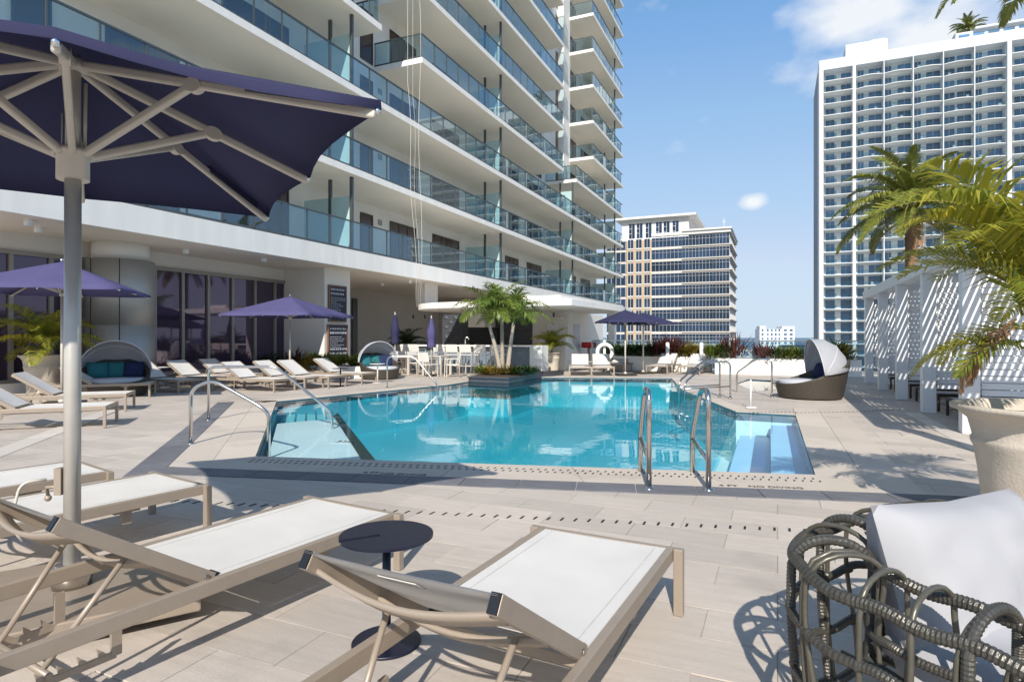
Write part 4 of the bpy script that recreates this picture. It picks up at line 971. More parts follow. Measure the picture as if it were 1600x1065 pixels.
def wp(s, q):
    c, nrm = plan(s); o, z = prof(q); p = c+nrm*o
    back = max(0, 1-abs(s-LT/2)/.8); z *= 1+.06*back
    w2 = e1*p.x-e2*p.y; return Vector((w2.x, w2.y, z))
NH = 20
for i in range(NH):
    s = LT*(i+.5)/NH; m = MB(); sh = .018*math.sin(i*2.3)
    m.tube([wp(min(LT-.001, max(.001, s+sh*math.sin(j*.25))), j/52) for j in range(53)], .0088, 8); m.build('hoop', M['cane'], ch)
    if i % 5 == 0:
        m = MB(); m.tube([wp(min(LT-.001, s+.028), j/26) for j in range(2, 25)], .0095, 8); m.build('hoop', M['cane'], ch)
for q, r in ((.03,.017),(.16,.0145),(.30,.0145),(.43,.018),(.60,.018),(.74,.014),(.87,.014),(.99,.016)):
    m = MB(); m.tube([wp(LT*j/430, q+.005*math.sin(j*.16)) for j in range(431)], [r*(1+.16*(j % 2)) for j in range(431)], 9); m.sm = [False]*len(m.sm); m.build('wound_rail', M['rope'], ch)
for s in (.001, .34, DP-RC+.23, DP-RC+.5, LT-.001):       # thick wrapped uprights
    m = MB(); m.tube([wp(s, j/220) for j in range(221)], [.0145*(1+.16*(j % 2)) for j in range(221)], 9); m.sm = [False]*len(m.sm); m.build('wrapped_upright', M['rope'], ch)
bd = MB()                                                  # lashings where hoops cross the rails
for i in range(0, 16):
    for q in (.16,.30,.43,.60): bd.ball(wp(LT*(i+.5)/NH, q), .0185, 6)
bd.build('lashing', M['rope'], ch)['kind'] = 'stuff'
def pillow(name, w, h, th, m, puff=4, seed=0):
    c = MB(); N_ = 22; vs = []; fs = []
    for s in (1, -1):
        for a in range(N_+1):
            for b in range(N_+1):
                u, v = a/N_*2-1, b/N_*2-1; e = max(0, (1-abs(u)**puff)*(1-abs(v)**puff))**.5
                wr = .022*noise.noise(Vector((u*2.2+seed, v*2.6, s)))+.010*noise.noise(Vector((u*7+v*4, v*3+seed, s*3)))
                pin = 1-.06*(1-abs(u))*abs(v)**2-.06*(1-abs(v))*abs(u)**2
                vs.append((u*w/2*(1-.05*(1-v*v)*u*u*0)*pin, s*(th/2*e)+wr*e, v*h/2*pin))
    q = (N_+1)**2
    for a in range(N_):
        for b in range(N_):
            i0 = a*(N_+1)+b; fs.append((i0, i0+1, i0+N_+2, i0+N_+1)); fs.append((q+i0, q+i0+N_+1, q+i0+N_+2, q+i0+1))
    c.add(vs, fs, True); return c.build(name, m, ch)
def cl(x, y, z): w2 = e1*x-e2*y; return (w2.x, w2.y, z)     # chair-local: x along the back, y negative towards the front
ra = math.atan2(e1.y, e1.x)
o = pillow('back_cushion', .92, .62, .30, M['chair_cushion'], 4, 2); o.location = cl(WD/2+.03, -.26, .53); o.rotation_euler = (math.radians(-16), math.radians(3), ra)
o = pillow('seat_cushion', .88, .72, .16, M['chair_cushion'], 6, 5); o.location = cl(WD/2, -.55, .40); o.rotation_euler = (math.radians(90), 0, ra)
m = MB()
for i in range(12): a = cl(.12+.08*i, -.10, .33); b_ = cl(.12+.08*i, -.93, .33); m.tube([a, b_], .010, 6)
m.build('seat_slats', M['cane'], ch)
# ================================================================== palms and plants
def frond_mb(L, n, ll, lw, e0, droop, side=1.0, sweep=50, hang=.5, seed=0, rr=.012, vee=.25):
    rng = random.Random(seed); m = MB(); pts = [Vector((0,0,0))]; K = 14; tans = []
    for i in range(K):
        a = math.radians(e0-droop*(i/K)**1.15); d = Vector((.10*side*math.sin(i*.3), math.cos(a), math.sin(a))).normalized(); tans.append(d); pts.append(pts[-1]+d*L/K)
    tans.append(tans[-1]); m.mi = 1; m.tube(pts, [rr*(1-.85*i/K) for i in range(K+1)], 5); m.mi = 0
    for i in range(n):
        t = .16+.84*i/(n-1); f = t*K; j = min(K-1, int(f)); p = pts[j].lerp(pts[j+1], f-j); T = tans[j].lerp(tans[min(K, j+1)], f-j).normalized()
        X = Vector((1,0,0)); U = X.cross(T).normalized()
        if U.z < 0 and abs(T.z) < .9: U = -U
        ln = ll*(math.sin(math.pi*min(1, .18+.80*t))**.7)*rng.uniform(.85,1.1); sw = math.radians(sweep*(.55+.5*t)+rng.uniform(-6,6))
        for s in (-1, 1):
            if rng.random() < .05: continue
            d = (X*s*math.cos(sw)+T*math.sin(sw)+U*(vee+rng.uniform(-.12,.12))).normalized()
            wv = d.cross(U).normalized()*lw/2; mid = p+d*ln*.5; end = mid+(d*.5+Vector((0,0,-hang*rng.uniform(.5,1.2)))).normalized()*ln*.5
            q1 = p+d*ln*.22
            m.add([p-wv*.35, p+wv*.35, q1+wv, q1-wv, mid+wv*.9, mid-wv*.9, end], [(0,1,2,3),(3,2,4,5),(5,4,6)], False)
    return m
def palm(name, label, loc, trunk_pts, tr, tmat, crown, kinds, group=None, shaft=None):
    """crown: list of (azimuth, kind, scale); kinds: list of frond mesh objects' builders"""
    t = thing(name, label, 'palm tree', loc, 0, group)
    if trunk_pts:
        m = MB(); m.tube(trunk_pts, tr, 12); m.build('trunk', tmat, t)
    top = Vector(trunk_pts[-1]) if trunk_pts else Vector((0,0,0)); src = {}
    if shaft: m = MB(); m.tube([top-Vector((0,0,.1)), top+Vector((0,0,shaft*.5)), top+Vector((0,0,shaft))], [tr[-1]*1.15, tr[-1]*1.2, .03], 10); m.build('crown_shaft', M['leaf_lime'], t)
    for az, k, sc, off in crown:
        if k not in src: o = kinds[k][0].build('frond', kinds[k][1], t); src[k] = o
        else: o = inst('frond', src[k], t, (0,0,0))
        o.location = top+Vector(off); o.rotation_euler = (0, math.radians(random.uniform(-12,12)), math.radians(az)); o.scale = (sc,)*3
    return t
# ---- three coconut-like palms in the stone planter
CO = [M['leaf_coconut'], M['rachis']]
kinds = {0: (frond_mb(1.5,24,.55,.042,82,85,1,48,.4,1), CO), 1: (frond_mb(1.6,25,.58,.042,60,112,-1,48,.8,2), CO), 2: (frond_mb(1.55,24,.58,.042,36,98,1,46,.9,3), CO), 3: (frond_mb(1.4,28,.52,.05,5,80,-1,46,1.1,4), CO)}
def crown(n, levels, sc=1.0, off=.12, jit=14, rot=0):
    out = []; i = 0
    for k, cnt in levels:
        for j in range(cnt): out.append((rot+360*j/cnt+k*31+random.uniform(-jit,jit), k, sc*random.uniform(.86,1.1), (0,0,off-k*off/3))); i += 1
    return out
pb = G(787,592); pl = [(G(795,598.5)), G(846,589), UV(*[a+b for a, b in zip(toUV(G(846,589)), (.3,1.6))]), UV(*[a+b for a, b in zip(toUV(G(732,596)), (-.2,1.9))]), G(732,596)]
pl = [(p.x, p.y) for p in pl]; cx = sum(p[0] for p in pl)/5; cy = sum(p[1] for p in pl)/5
M['slate_wall'] = mat('slate_wall', (.055,.06,.072), .5, 0, .2, 3, .2, 30)
pt_ = thing('stone_planter', 'low angular slate planter standing at the far pool edge under three palms', 'planter', (cx, cy, 0))
m = MB(); m.prism([(p[0]-cx, p[1]-cy) for p in pl], -.5, .13); m.build('planter_wall', M['slate_wall'], pt_)
m = MB(); m.prism([((p[0]-cx)*1.03, (p[1]-cy)*1.03) for p in pl], .13, .17); m.build('planter_cap', M['slate_wall'], pt_)
m = MB(); m.prism([((p[0]-cx)*.93, (p[1]-cy)*.93) for p in pl], .1, .182); m.build('planter_soil', M['soil'], pt_)
for (bx, by, tx_, ty_, lab, rot, ys) in ((782,585,762,500,'leftmost of three planter palms, tallest with a leaning pale trunk',0,0), (785,584.5,784,493,'middle one of three planter palms with an upright trunk',40,.45), (793,585,803,502,'rightmost of three planter palms, leaning right',80,.1)):
    d = 20.3+ys; b0 = Vector(((bx-800)/F*d, d, .17)); z1 = 1.42+(527-ty_)/F*d; e = Vector(((tx_-800)/F*d, d+.15, z1)); dl = e-b0
    tp = [Vector((dl.x*(q**1.3), dl.y*q, dl.z*q)) for q in [i/8 for i in range(9)]]
    palm('planter_palm', lab, b0, tp, [.085-.035*i/8 for i in range(9)], M['trunk_pale'], crown(0, ((0,3),(1,5),(2,5)), .97, .18, 14, rot), kinds, 'palms in the stone planter', .35)
# ---- generic leafy plants
def bush(name, label, p, r, h, n, ll, lw, m, up=.5, group=None, z0=0, seed=1, arch=.4):
    rng = random.Random(seed); b = MB()
    for i in range(n):
        a = rng.uniform(0, 6.283); q = rng.random()**.6*r; base = Vector((q*math.cos(a)*.8, q*math.sin(a)*.8, rng.uniform(0, h*.75)*(1-.5*q/r)))
        el = math.radians(rng.uniform(15, 85)*up+rng.uniform(0, 50)*(1-up)); a2 = a+rng.uniform(-.9,.9); d = Vector((math.cos(a2)*math.cos(el), math.sin(a2)*math.cos(el), math.sin(el))); L = ll*rng.uniform(.6,1.15)
        sd = d.cross(Vector((0,0,1))).normalized()*lw*rng.uniform(.7,1.2)/2; mid = base+d*L*.5; end = mid+(d*.5+Vector((0,0,-arch*rng.random()))).normalized()*L*.5
        b.add([base-sd*.3, base+sd*.3, mid+sd, mid-sd, end], [(0,1,2,3),(3,2,4)])
    t = thing(name, label, 'plant', (p[0], p[1], z0), 0, group); b.build('foliage', m, t)
    s = MB(); [s.tube([(0,0,0),(random.uniform(-.4,.4)*r, random.uniform(-.4,.4)*r, h*.6)], [.02,.008], 5) for _ in range(4)]; s.build('stem', M['trunk_brown'], t); return t
for px, py, mm, lab in ((756,588,'leaf_lime','lime bromeliad at the left tip of the stone planter'),(770,590,'leaf_croton','yellow-green low plant at the foot of the left planter palm'),(812,588,'leaf_dark','dark green clump right of the planter palms'),(828,586,'leaf_dark','dark green clump at the right end of the stone planter'),(798,592,'leaf_croton','golden low plant at the front corner of the stone planter')):
    d = 20.0+random.uniform(0,.5); bush('planter_plant', lab, ((px-800)/F*d, d), .34, .28, 150, .34, .055, M[mm], .5, 'low plants in the stone planter', .18, int(px))
# ---- planter box below the boards, lime leaves; shrubs along the lobby
def planter_box(label, p, wx, wy, h, rotz, m):
    t = thing('planter_box', label, 'planter', (p[0], p[1], 0), rotz); b = MB(); b.box(-wx,wx,-wy,wy,0,h); b.build('box', m, t, bevel=.01); b = MB(); b.box(-wx+.05,wx-.05,-wy+.05,wy-.05,h,h+.01); b.build('soil', M['soil'], t); return t
p = G(530,592); planter_box('pale planter box with lime leaves below the menu boards', (p.x-.3, p.y+1.0), 1.5, .4, .42, -TH+math.radians(90)*0, M['fascia'])
for i, (dx, mm) in enumerate(((-1.5,'leaf_lime'),(-.9,'leaf_lime'),(-.3,'leaf_lime'),(.3,'leaf_lime'),(.9,'leaf_lime'))):
    bush('broadleaf_plant', ('first','second','third','fourth','fifth')[i]+' lime-green clump from the left in the pale planter box below the menu boards', (p.x-.1+dx*CT, p.y+1.0-dx*ST), .42, .4, 170, .36, .07, M[mm], .6, 'lime clumps in the pale planter', .42, i+20)
for i, (px, mm, lab, hh) in enumerate(((425,'leaf_dark','dark shrub left of the violet umbrella pole by the lobby glass',.8),(462,'leaf_red','bronze cordyline right of the violet umbrella pole',1.0),(487,'leaf_croton','golden croton by the foot of the pillar with the boards',.8),(404,'leaf_dark','low dark shrub by the lobby glass behind the loungers',.6))):
    v_ = 17.2; q = UV(UVv(px, v_), v_); bush('lobby_shrub', lab, (q.x, q.y), .5, hh, 200, .55, .06, M[mm], .75, None, .1, 40+i)
# ---- pots
def pot(label, p, r, h, band=True):
    t = thing('planter_pot', label, 'planter', (p[0], p[1], 0)); b = MB()
    b.lathe([(r*.60,0),(r*.64,.02),(r*.66,h*.15),(r*.72,h*.5),(r*.76,h*.66),(r*.79,h*.70),(r*.79,h*.73),(r*.77,h*.745),(r*.82,h*.88),(r*.93,h*.945),(r,h*.965),(r*1.005,h*.99),(r*.985,h),(r*.90,h),(r*.86,h*.96),(r*.84,h*.9)], 48); b.build('pot', M['pot'], t)
    b = MB(); b.lathe([(.01,h*.90),(r*.84,h*.905)], 32); b.build('soil', M['soil'], t); return t
AR = [M['leaf_areca'], M['rachis']]; DR = [M['dead_leaf'], M['dead_leaf']]
ak = {0: (frond_mb(1.35,40,.48,.027,86,80,1,42,.35,11,.010,.35), AR), 1: (frond_mb(1.5,44,.50,.027,68,105,-1,42,.4,12,.010,.4), AR), 2: (frond_mb(1.45,42,.50,.027,45,100,1,42,.5,13,.010,.35), AR), 3: (frond_mb(1.2,36,.44,.027,20,85,-1,42,.6,14,.010,.3), AR), 4: (frond_mb(.8,26,.22,.02,-30,58,1,60,.9,15,.012,.0), DR)}
pp = Vector((3.86, 4.34, 0)); pot('large flared stone pot at the right edge holding the yellowing palm', (pp.x, pp.y), .60, .93)
SC = .80
cr_ = [(az, k, sc*SC, off) for az, k, sc, off in ((95,1,1.12,(-.05,0,.25)),(82,1,1.25,(-.05,0,.35)),(106,0,1.2,(-.05,0,.3)),(120,1,1.05,(-.05,.1,.15)),(60,1,1.0,(-.1,-.1,.1)),(40,1,.9,(-.1,-.1,.1)),(140,0,.95,(0,.1,.2)),(30,0,.9,(0,-.1,.15)),(170,1,1.0,(0,.1,.1)),(10,1,.9,(0,-.1,.1)),(200,1,1.1,(0,0,.2)),(240,2,1.0,(.1,0,.1)),(270,1,1.0,(.1,0,.2)),(310,2,1.0,(.1,0,.1)),(345,2,.9,(.1,0,.1)),(90,0,1.1,(-.05,0,.2)),(150,2,1.0,(0,.1,.05)),(20,3,.9,(0,-.1,0)),(100,3,.72,(-.1,0,-.1)),(58,3,.85,(-.1,-.05,-.1)),
        (88,4,1.05,(-.18,0,.12)),(104,4,.9,(-.18,.02,.1)),(70,4,.85,(-.18,0,.06)))]
palm('areca_palm', 'yellowing areca palm with drooping fronds in the large pot on the right', (pp.x, pp.y, .88), [(0,0,0),(-.05,0,.25),(-.08,0,.55)], [.07,.055,.045], M['trunk_brown'], cr_, ak)
p = UV(UVv(862,23.7),23.7); pot('stone pot with a small palm in front of the angled white wall', (p.x, p.y), .42, .80)
palm('potted_palm', 'small palm in the stone pot by the angled white wall', (p.x, p.y, .72), [(0,0,0),(0,0,.15)], [.05,.04], M['trunk_brown'], crown(0, ((0,4),(1,7),(2,6)), .80, .1), ak)
q = UV(-16.3, VU(68,-16.3)); pot('stone pot with a bright palm in front of the lobby glass on the left', (q.x, q.y), .50, 1.0)
palm('potted_palm', 'bright green palm in the pot in front of the lobby glass on the left', (q.x, q.y, .9), [(0,0,0),(0,0,.2)], [.05,.04], M['trunk_brown'], crown(0, ((0,4),(1,8),(2,7),(3,3)), .95, .1), ak)
v_ = 27.5; q = UV(UVv(636, v_), v_)
planter_box('dark planter box in the recess left of the bar', (q.x, q.y), .35, .35, .6, -TH, M['brown_dark'])
palm('potted_palm', 'dark palm in the recess left of the bar', (q.x, q.y, .6), [(0,0,0),(0,0,.2)], [.05,.04], M['trunk_brown'], crown(0, ((0,4),(1,7),(2,5)), .95, .1), {k: (v[0], [M['leaf_dark'], M['leaf_dark']]) for k, v in ak.items()})
# ---- tall date palm behind the pergola, and another whose fronds hang in at the top right
DT = [M['leaf_date'], M['rachis']]
dk = {0: (frond_mb(2.9,92,.60,.045,84,70,1,40,.5,21,.03,.45), DT), 1: (frond_mb(3.1,96,.62,.045,60,90,-1,40,.6,22,.03,.45), DT), 2: (frond_mb(3.1,96,.62,.045,34,90,1,40,.7,23,.03,.4), DT), 3: (frond_mb(3.0,92,.60,.045,8,78,-1,40,.8,24,.03,.35), DT), 4: (frond_mb(2.2,40,.4,.04,-25,50,-1,40,.8,25,.03,.3), [M['dead_leaf'], M['dead_leaf']])}
def trunk_rings(h, r, lean=0):
    pts = []; rs_ = []; n = int(h/.12)
    for i in range(n+1): pts.append((lean*(i/n)**2, 0, h*i/n)); rs_.append(r*(1+.14*(i % 2))*(1.08-.15*i/n))
    return pts, rs_
d = 27.0; tz = 1.42+(527-335)/F*d; tp, tr_ = trunk_rings(tz+4, .24)
palm('date_palm', 'tall date palm with a brown ringed trunk behind the pergola', ((1424-800)/F*d, d, -4), tp, tr_, M['trunk_brown'], crown(0, ((0,5),(1,9),(2,11),(3,10),(4,4)), 1.16, .3, 16, 10), dk)
d = 9.0; tz = 1.42+(527+95)/F*d; tp, tr_ = trunk_rings(tz, .2)
palm('date_palm', 'palm at the top right corner of which only hanging frond tips are in view', ((1700-800)/F*d, d, 0), tp, tr_, M['trunk_brown'], [(az, k, .8, (0,0,0)) for az, k in ((95,2),(80,3),(112,3),(60,2),(130,2),(200,2),(250,1),(300,2),(350,2),(160,1),(20,1),(90,3))], dk)
# rooftop palm on the tall tower
d = 172.0; rp = Vector(((1513-800)/F*d, d, 0)); zr = zroof-30-1
tp, tr_ = trunk_rings(1.42+(527-48)/F*d-zr, .4); palm('rooftop_palm', 'lone palm on the roof of the tall tower', (rp.x, rp.y, zr), tp, tr_, M['trunk_brown'], [(a, k, 1.75, o) for a, k, s, o in crown(0, ((0,6),(1,8),(2,8),(3,6)), 1, .3)], dk)
# ---- far planter wall with its row of plants
v_ = 27.2
def wallpl(px0, px1, v, h, label, wd=.6):
    u0, u1 = UVv(px0, v), UVv(px1, v); c = UV((u0+u1)/2, v); return planter_box(label, (c.x, c.y), (u1-u0)/2, wd/2, h, -TH, M['fascia']), u0, u1
wallpl(1118, 1345, 25.0, .62, 'long white planter wall right of the far loungers'); wallpl(948, 1112, 26.3, .62, 'long white planter wall behind the far loungers')
spec = [(955,'leaf_dark'),(968,'leaf_dark'),(985,'leaf_dark'),(1000,'leaf_dark'),(1014,'leaf_dark'),(1028,'leaf_red'),(1042,'leaf_red'),(1056,'leaf_red'),(1072,'leaf_croton'),(1088,'leaf_croton'),(1102,'leaf_croton'),(1118,'leaf_lime'),(1132,'leaf_dark')]
names = {'leaf_dark':'dark green hedge plant','leaf_red':'bronze-red cordyline','leaf_croton':'golden croton','leaf_lime':'lime-green shrub'}
for i, (px, mm) in enumerate(spec):
    v = 26.3 if px < 1110 else 25.0; q = UV(UVv(px, v), v)
    bush('hedge_plant', '%s behind the far loungers, plant %s from the left of the row' % (names[mm], ('first','second','third','fourth','fifth','sixth','seventh','eighth','ninth','tenth','eleventh','twelfth','thirteenth')[i]), (q.x, q.y), .42, .55, 210, .5 if mm != 'leaf_red' else .75, .07 if mm != 'leaf_red' else .05, M[mm], .6 if mm != 'leaf_red' else .95, 'plants behind the far loungers', .6, 60+i)
for px, mm, hh, lab in ((1146,'leaf_red',1.0,'large bronze cordyline left of the white planter gap'),(1193,'leaf_red',.65,'small bronze cordyline in the long white planter'),(1216,'leaf_dark',.6,'round green shrub in the long white planter, left one'),(1234,'leaf_lime',.6,'round green shrub in the long white planter, middle one'),(1250,'leaf_dark',.55,'round green shrub in the long white planter by the right daybed'),(1318,'leaf_croton',.9,'orange and green croton between the right daybed and the pergola'),(1305,'leaf_dark',1.1,'dark shrub between the right daybed and the pergola')):
    v = 25.0; q = UV(UVv(px, v), v); red = mm == 'leaf_red'
    bush('planter_shrub', lab, (q.x, q.y), .5, .35 if red else hh*.8, 90 if red else 260, hh if red else .38, .06, M[mm], 1.0 if red else .55, None, .6, 90+px, .25)
# ================================================================== pergola
PU, PB = 2.5, 5.6; pvs = [8.3, 11.0, 13.7, 16.4, 19.1, 21.8]
pg = thing('pergola', 'white slatted pergola with open louvre screens along the right of the pool', 'pergola', UV(PU, 8.3), -TH); PO = (PU, 8.3, 0); zp = 2.62
for v in pvs:
    for u in (PU+.11, PB-.11):
        m = MB(); m.box(u-.11, u+.11, v-.11, v+.11, 0, zp); m.build('column', M['louver'], pg, PO, bevel=.006)
m = MB(); m.box(PU-.02, PU+.24, 7.6, 22.2, zp, zp+.24); m.build('beam', M['louver'], pg, PO); m = MB(); m.box(PB-.24, PB+.02, 7.6, 22.2, zp, zp+.24); m.build('beam', M['louver'], pg, PO)
for v in pvs: m = MB(); m.box(PU+.25, PB-.25, v-.05, v+.05, zp, zp+.2); m.build('cross_beam', M['louver'], pg, PO)
src = None
for i in range(27):                        # roof louvres run along the pergola
    u = PU+.30+i*.095
    if src is None: m = MB(); m.box(-.022,.022,7.6-8.3,22.2-8.3,zp+.205,zp+.275); src = m.build('roof_slat', M['louver'], pg); o = src
    else: o = inst('roof_slat', src, pg, (0,0,0))
    o.location = (u-PU, 0, 0)
src = None
for v in pvs[1:]:                          # louvre screens between the bays
    for k in range(20):
        z = .50+k*.10
        if src is None: m = MB(); m.bar((.02,0,0),(PB-PU-.48,0,0),.02,.085); src = m.build('screen_slat', M['louver'], pg); o = src
        else: o = inst('screen_slat', src, pg, (0,0,0))
        o.location = (.24, v-8.3, z); o.rotation_euler = (math.radians(-10),0,0)
src = None
for k in range(16):                        # back screen
    z = .34+k*.145
    if src is None: m = MB(); m.bar((0,7.8-8.3,0),(0,22-8.3,0),.025,.10); src = m.build('back_slat', M['louver'], pg); o = src
    else: o = inst('back_slat', src, pg, (0,0,0))
    o.location = (PB-PU-.09+.03, 0, z)
dk_l = make_lounger('dark-framed lounger in the first pergola bay next to the big pot', M['brown_dark'], M['hood'], 12)
k = 0
for b, nm in ((0,'first'),(1,'second'),(2,'third'),(3,'fourth'),(4,'fifth')):
    for j in (0, 1):
        v = pvs[b]+.75+j*1.2; q = UV(PU+.32, v); o = dk_l if k == 0 else copy_tree(dk_l); k += 1
        o['label'] = 'dark-framed lounger in the %s pergola bay from the big pot, %s one' % (nm, ('nearer','farther')[j]); o['group'] = 'loungers under the pergola'
        put(o, (q.x, q.y), B_)
# ================================================================== bar pavilion
BV, BW = 21.2, 26.4; uL, uR = -14.6, -6.9; b0 = (uL, BV, 0)
bar = thing('bar_pavilion', 'low white pool bar with a thin flat roof and dark tiled back wall', 'building', UV(uL, BV), -TH)
m = MB(); rp_ = [(uR,BV),(uR+.35,BV+5.2),(uR+.35,BV+8.5),(uL+1.0,BV+8.5)]; cx_, cy_, rr_ = uL+2.6, BV+2.6, 2.6
rp_ += [(cx_-rr_*math.cos(math.radians(a))*1.0, cy_-rr_*math.sin(math.radians(a))) for a in range(-20, 91, 10)]
m.prism(rp_, 2.60, 2.83); ro = m.build('roof', M['fascia'], bar, b0)
m = MB(); m.box(uL+5.2, uR-.9, BV+1.4, BV+7.5, 2.83, 3.08); m.build('upper_roof', M['fascia'], bar, b0)
uc = UVv(888, BW)
m = MB(); m.box(uL+1.2, uc, BW, BW+.25, 0, 2.6); m.build('back_wall', M['stucco'], bar, b0)
m = MB(); m.box(uc-.25, uc, BW+.25, BW+6, 0, 2.6); m.build('side_wall', M['stucco'], bar, b0)
ud0, ud1 = UVv(692, BW), UVv(832, BW)
dkp = MB(); dkp.box(ud0, ud1, BW-.05, BW, .3, 2.55); dko = dkp.build('dark_tile_wall', M['slate_wall'], bar, b0); src = None
for i in range(18):
    for j in range(9):
        if (i+j) % 2: continue
        if src is None: m = MB(); m.add([(-.17,0,0),(0,0,.13),(.17,0,0),(0,0,-.13),(0,-.035,0)], [(0,4,1),(1,4,2),(2,4,3),(3,4,0)]); src = m.build('relief_tile', M['slate_wall'], dko); o = src
        else: o = inst('relief_tile', src, dko, (0,0,0))
        o.location = (ud0+.2+i*(ud1-ud0-.4)/17-b0[0], BW-.052-b0[1], .5+j*.235)
m = MB(); u0, u1 = UVv(735, BW), UVv(781, BW); m.box(u0, u1, BW-.2, BW-.09, 1.02, 1.86); m.build('television', M['black'], bar, b0, bevel=.01)
m = MB(); m.box(UVv(672,BV+.6), UVv(700,BV+.6), BV+4, BW, 1.9, 2.6); m.build('roof_post', M['fascia'], bar, b0)
m = MB(); m.box(uR-.45, uR-.15, BV+7, BV+7.3, 0, 2.6); m.build('corner_post', M['fascia'], bar, b0)
# door, sign and boxes on the pavilion wall
v0, v1 = VU(896, uc), VU(905, uc); m = MB(); m.box(uc, uc+.04, v0, v1, 0, 2.05); do = m.build('door', M['door'], bar, b0); m = MB(); m.box(uc+.04, uc+.09, v1-.2, v1-.12, .98, 1.06); m.build('door_handle', M['steel'], do, b0)
ue = UVv(876, BW); ex = MB(); ex.box(ue-.17, ue+.17, BW-.12, BW-.07, 2.27, 2.47); exo = ex.build('exit_sign', M['sign_white'], bar, b0); text('EXIT', .15, 'exit_lettering', M['red'], exo, (ue-b0[0], BW-.125-b0[1], 2.37), (math.pi/2,0,0))
m = MB(); ub = UVv(864, BW); m.box(ub-.22, ub+.22, BW-.1, BW, 1.80, 2.02); m.build('wall_box', M['white_paint'], bar, b0)
for u_, z_ in ((UVv(868,BW),2.45),(UVv(650,BW),2.47),(UVv(668,BW),2.47)):
    m = MB(); m.lathe([(.05,z_-.1),(.05,z_+.1)], 10, (u_, BW-.25, 0)); m.build('wall_light', M['rail_dark'], bar, b0)
# counter
cv = BV+.25; u0, u1 = UVv(628, cv), UVv(826, cv)
ct = thing('bar_counter', 'long bar counter with mosaic front and pale top behind the white stools', 'counter', UV(u0, cv), -TH); c0 = (u0, cv, 0)
M['mosaic'] = mat('mosaic', (.16,.20,.25), .35, 0, .6, 45)
m = MB(); m.box(u0, u1, cv+.25, cv+.75, 0, 1.06); m.build('counter_front', M['mosaic'], ct, c0); m = MB(); m.box(u0-.1, u1+.1, cv, cv+.85, 1.06, 1.11); m.build('counter_top', M['fascia'], ct, c0); m = MB(); m.box(u1, u1+.5, cv+.1, cv+.8, 0, 1.11); m.build('counter_end', M['fascia'], ct, c0)
t = thing('bar_tap', 'chrome bar tap on the counter', 'tap', UV(UVv(727,cv+.5), cv+.5, 1.11)); m = MB(); m.tube(fillet([(0,0,0),(0,0,.3),(.12,0,.32),(.14,0,.22)], .08), .02, 8); m.build('spout', M['chrome'], t); m = MB(); m.lathe([(.06,0),(.06,.02)], 12); m.build('foot', M['chrome'], t)
# ---- chairs, stools, tables
def make_chair(label, cat, h, seat, arms=True):
    t = thing('bar_stool' if cat == 'stool' else 'dining_chair', label, cat); w = .25
    for s in (-1, 1):
        l = MB(); l.bar((s*w,-.23,0),(s*w,-.21,seat+(.2 if arms else 0)),.03,.03); l.build('leg', M['taupe_metal'], t)
        l = MB(); l.tube([(s*w,.25,0),(s*w,.21,seat),(s*(w-.02),.29,h)], .017, 6); l.build('leg', M['taupe_metal'], t)
        if arms: l = MB(); l.bar((s*w,-.23,seat+.2),(s*w,.24,seat+.2),.04,.022); l.build('armrest', M['taupe_metal'], t)
    l = MB(); l.box(-w, w, -.22, .21, seat-.02, seat+.01); l.build('seat', M['sling'], t)
    l = MB(); l.bar((-w+.01,.25,(seat+h)/2+.05),(w-.01,.25,(seat+h)/2+.05),.015,(h-seat)*.78,(0,.16,1)); l.build('backrest', M['sling'], t)
    l = MB(); l.bar((-w,-.22,seat*.42),(w,-.22,seat*.42),.022,.022); l.bar((-w,.23,seat*.42),(w,.23,seat*.42),.022,.022); l.build('stretcher', M['taupe_metal'], t); return t
def place(o, px, v, rot): q = UV(UVv(px, v), v); o.location = (q.x, q.y, 0); o.rotation_euler = (0,0,rot); return o
st0 = make_chair('', 'stool', 1.14, .76, True); ordn = ('first','second','third','fourth','fifth','sixth','seventh')
for i, px in enumerate((640,652,691,710,732,754,779)):
    o = st0 if i == 0 else copy_tree(st0); place(o, px, BV-.32, -TH+math.pi+random.uniform(-.08,.08)); o['label'] = 'white bar stool at the counter, %s from the left' % ordn[i]; o['group'] = 'bar stools'
ch0 = make_chair('', 'chair', .88, .45)
for i, (px, v, r, lab) in enumerate(((652,19.9,math.pi/2-.2,'white dining chair seen from the side at the left bar table'),(669,19.0,math.pi-.2,'white dining chair with its back to the camera at the bar table'),(706,19.2,-.9,'white dining chair at the right side of the bar table'),(628,20.4,math.pi+.3,'white dining chair by the left bar table behind the daybed'))):
    o = ch0 if i == 0 else copy_tree(ch0); place(o, px, v, r-TH); o['label'] = lab; o['group'] = 'dining chairs by the bar'
def table(label, px, v, w, d_, h=.74):
    q = UV(UVv(px, v), v); t = thing('dining_table', label, 'table', q, -TH); m = MB(); m.box(-w,w,-d_,d_,h-.04,h); m.build('table_top', M['taupe_metal'], t)
    for sx in (-1,1):
        for sy in (-1,1): m = MB(); m.box(sx*(w-.05)-.04, sx*(w-.05)+.04, sy*(d_-.05)-.04, sy*(d_-.05)+.04, 0, h-.04); m.build('leg', M['taupe_metal'], t)
table('taupe square dining table under the closed violet umbrella', 683, 19.9, .42, .42); table('taupe square dining table left of the closed violet umbrella', 634, 20.0, .42, .42)
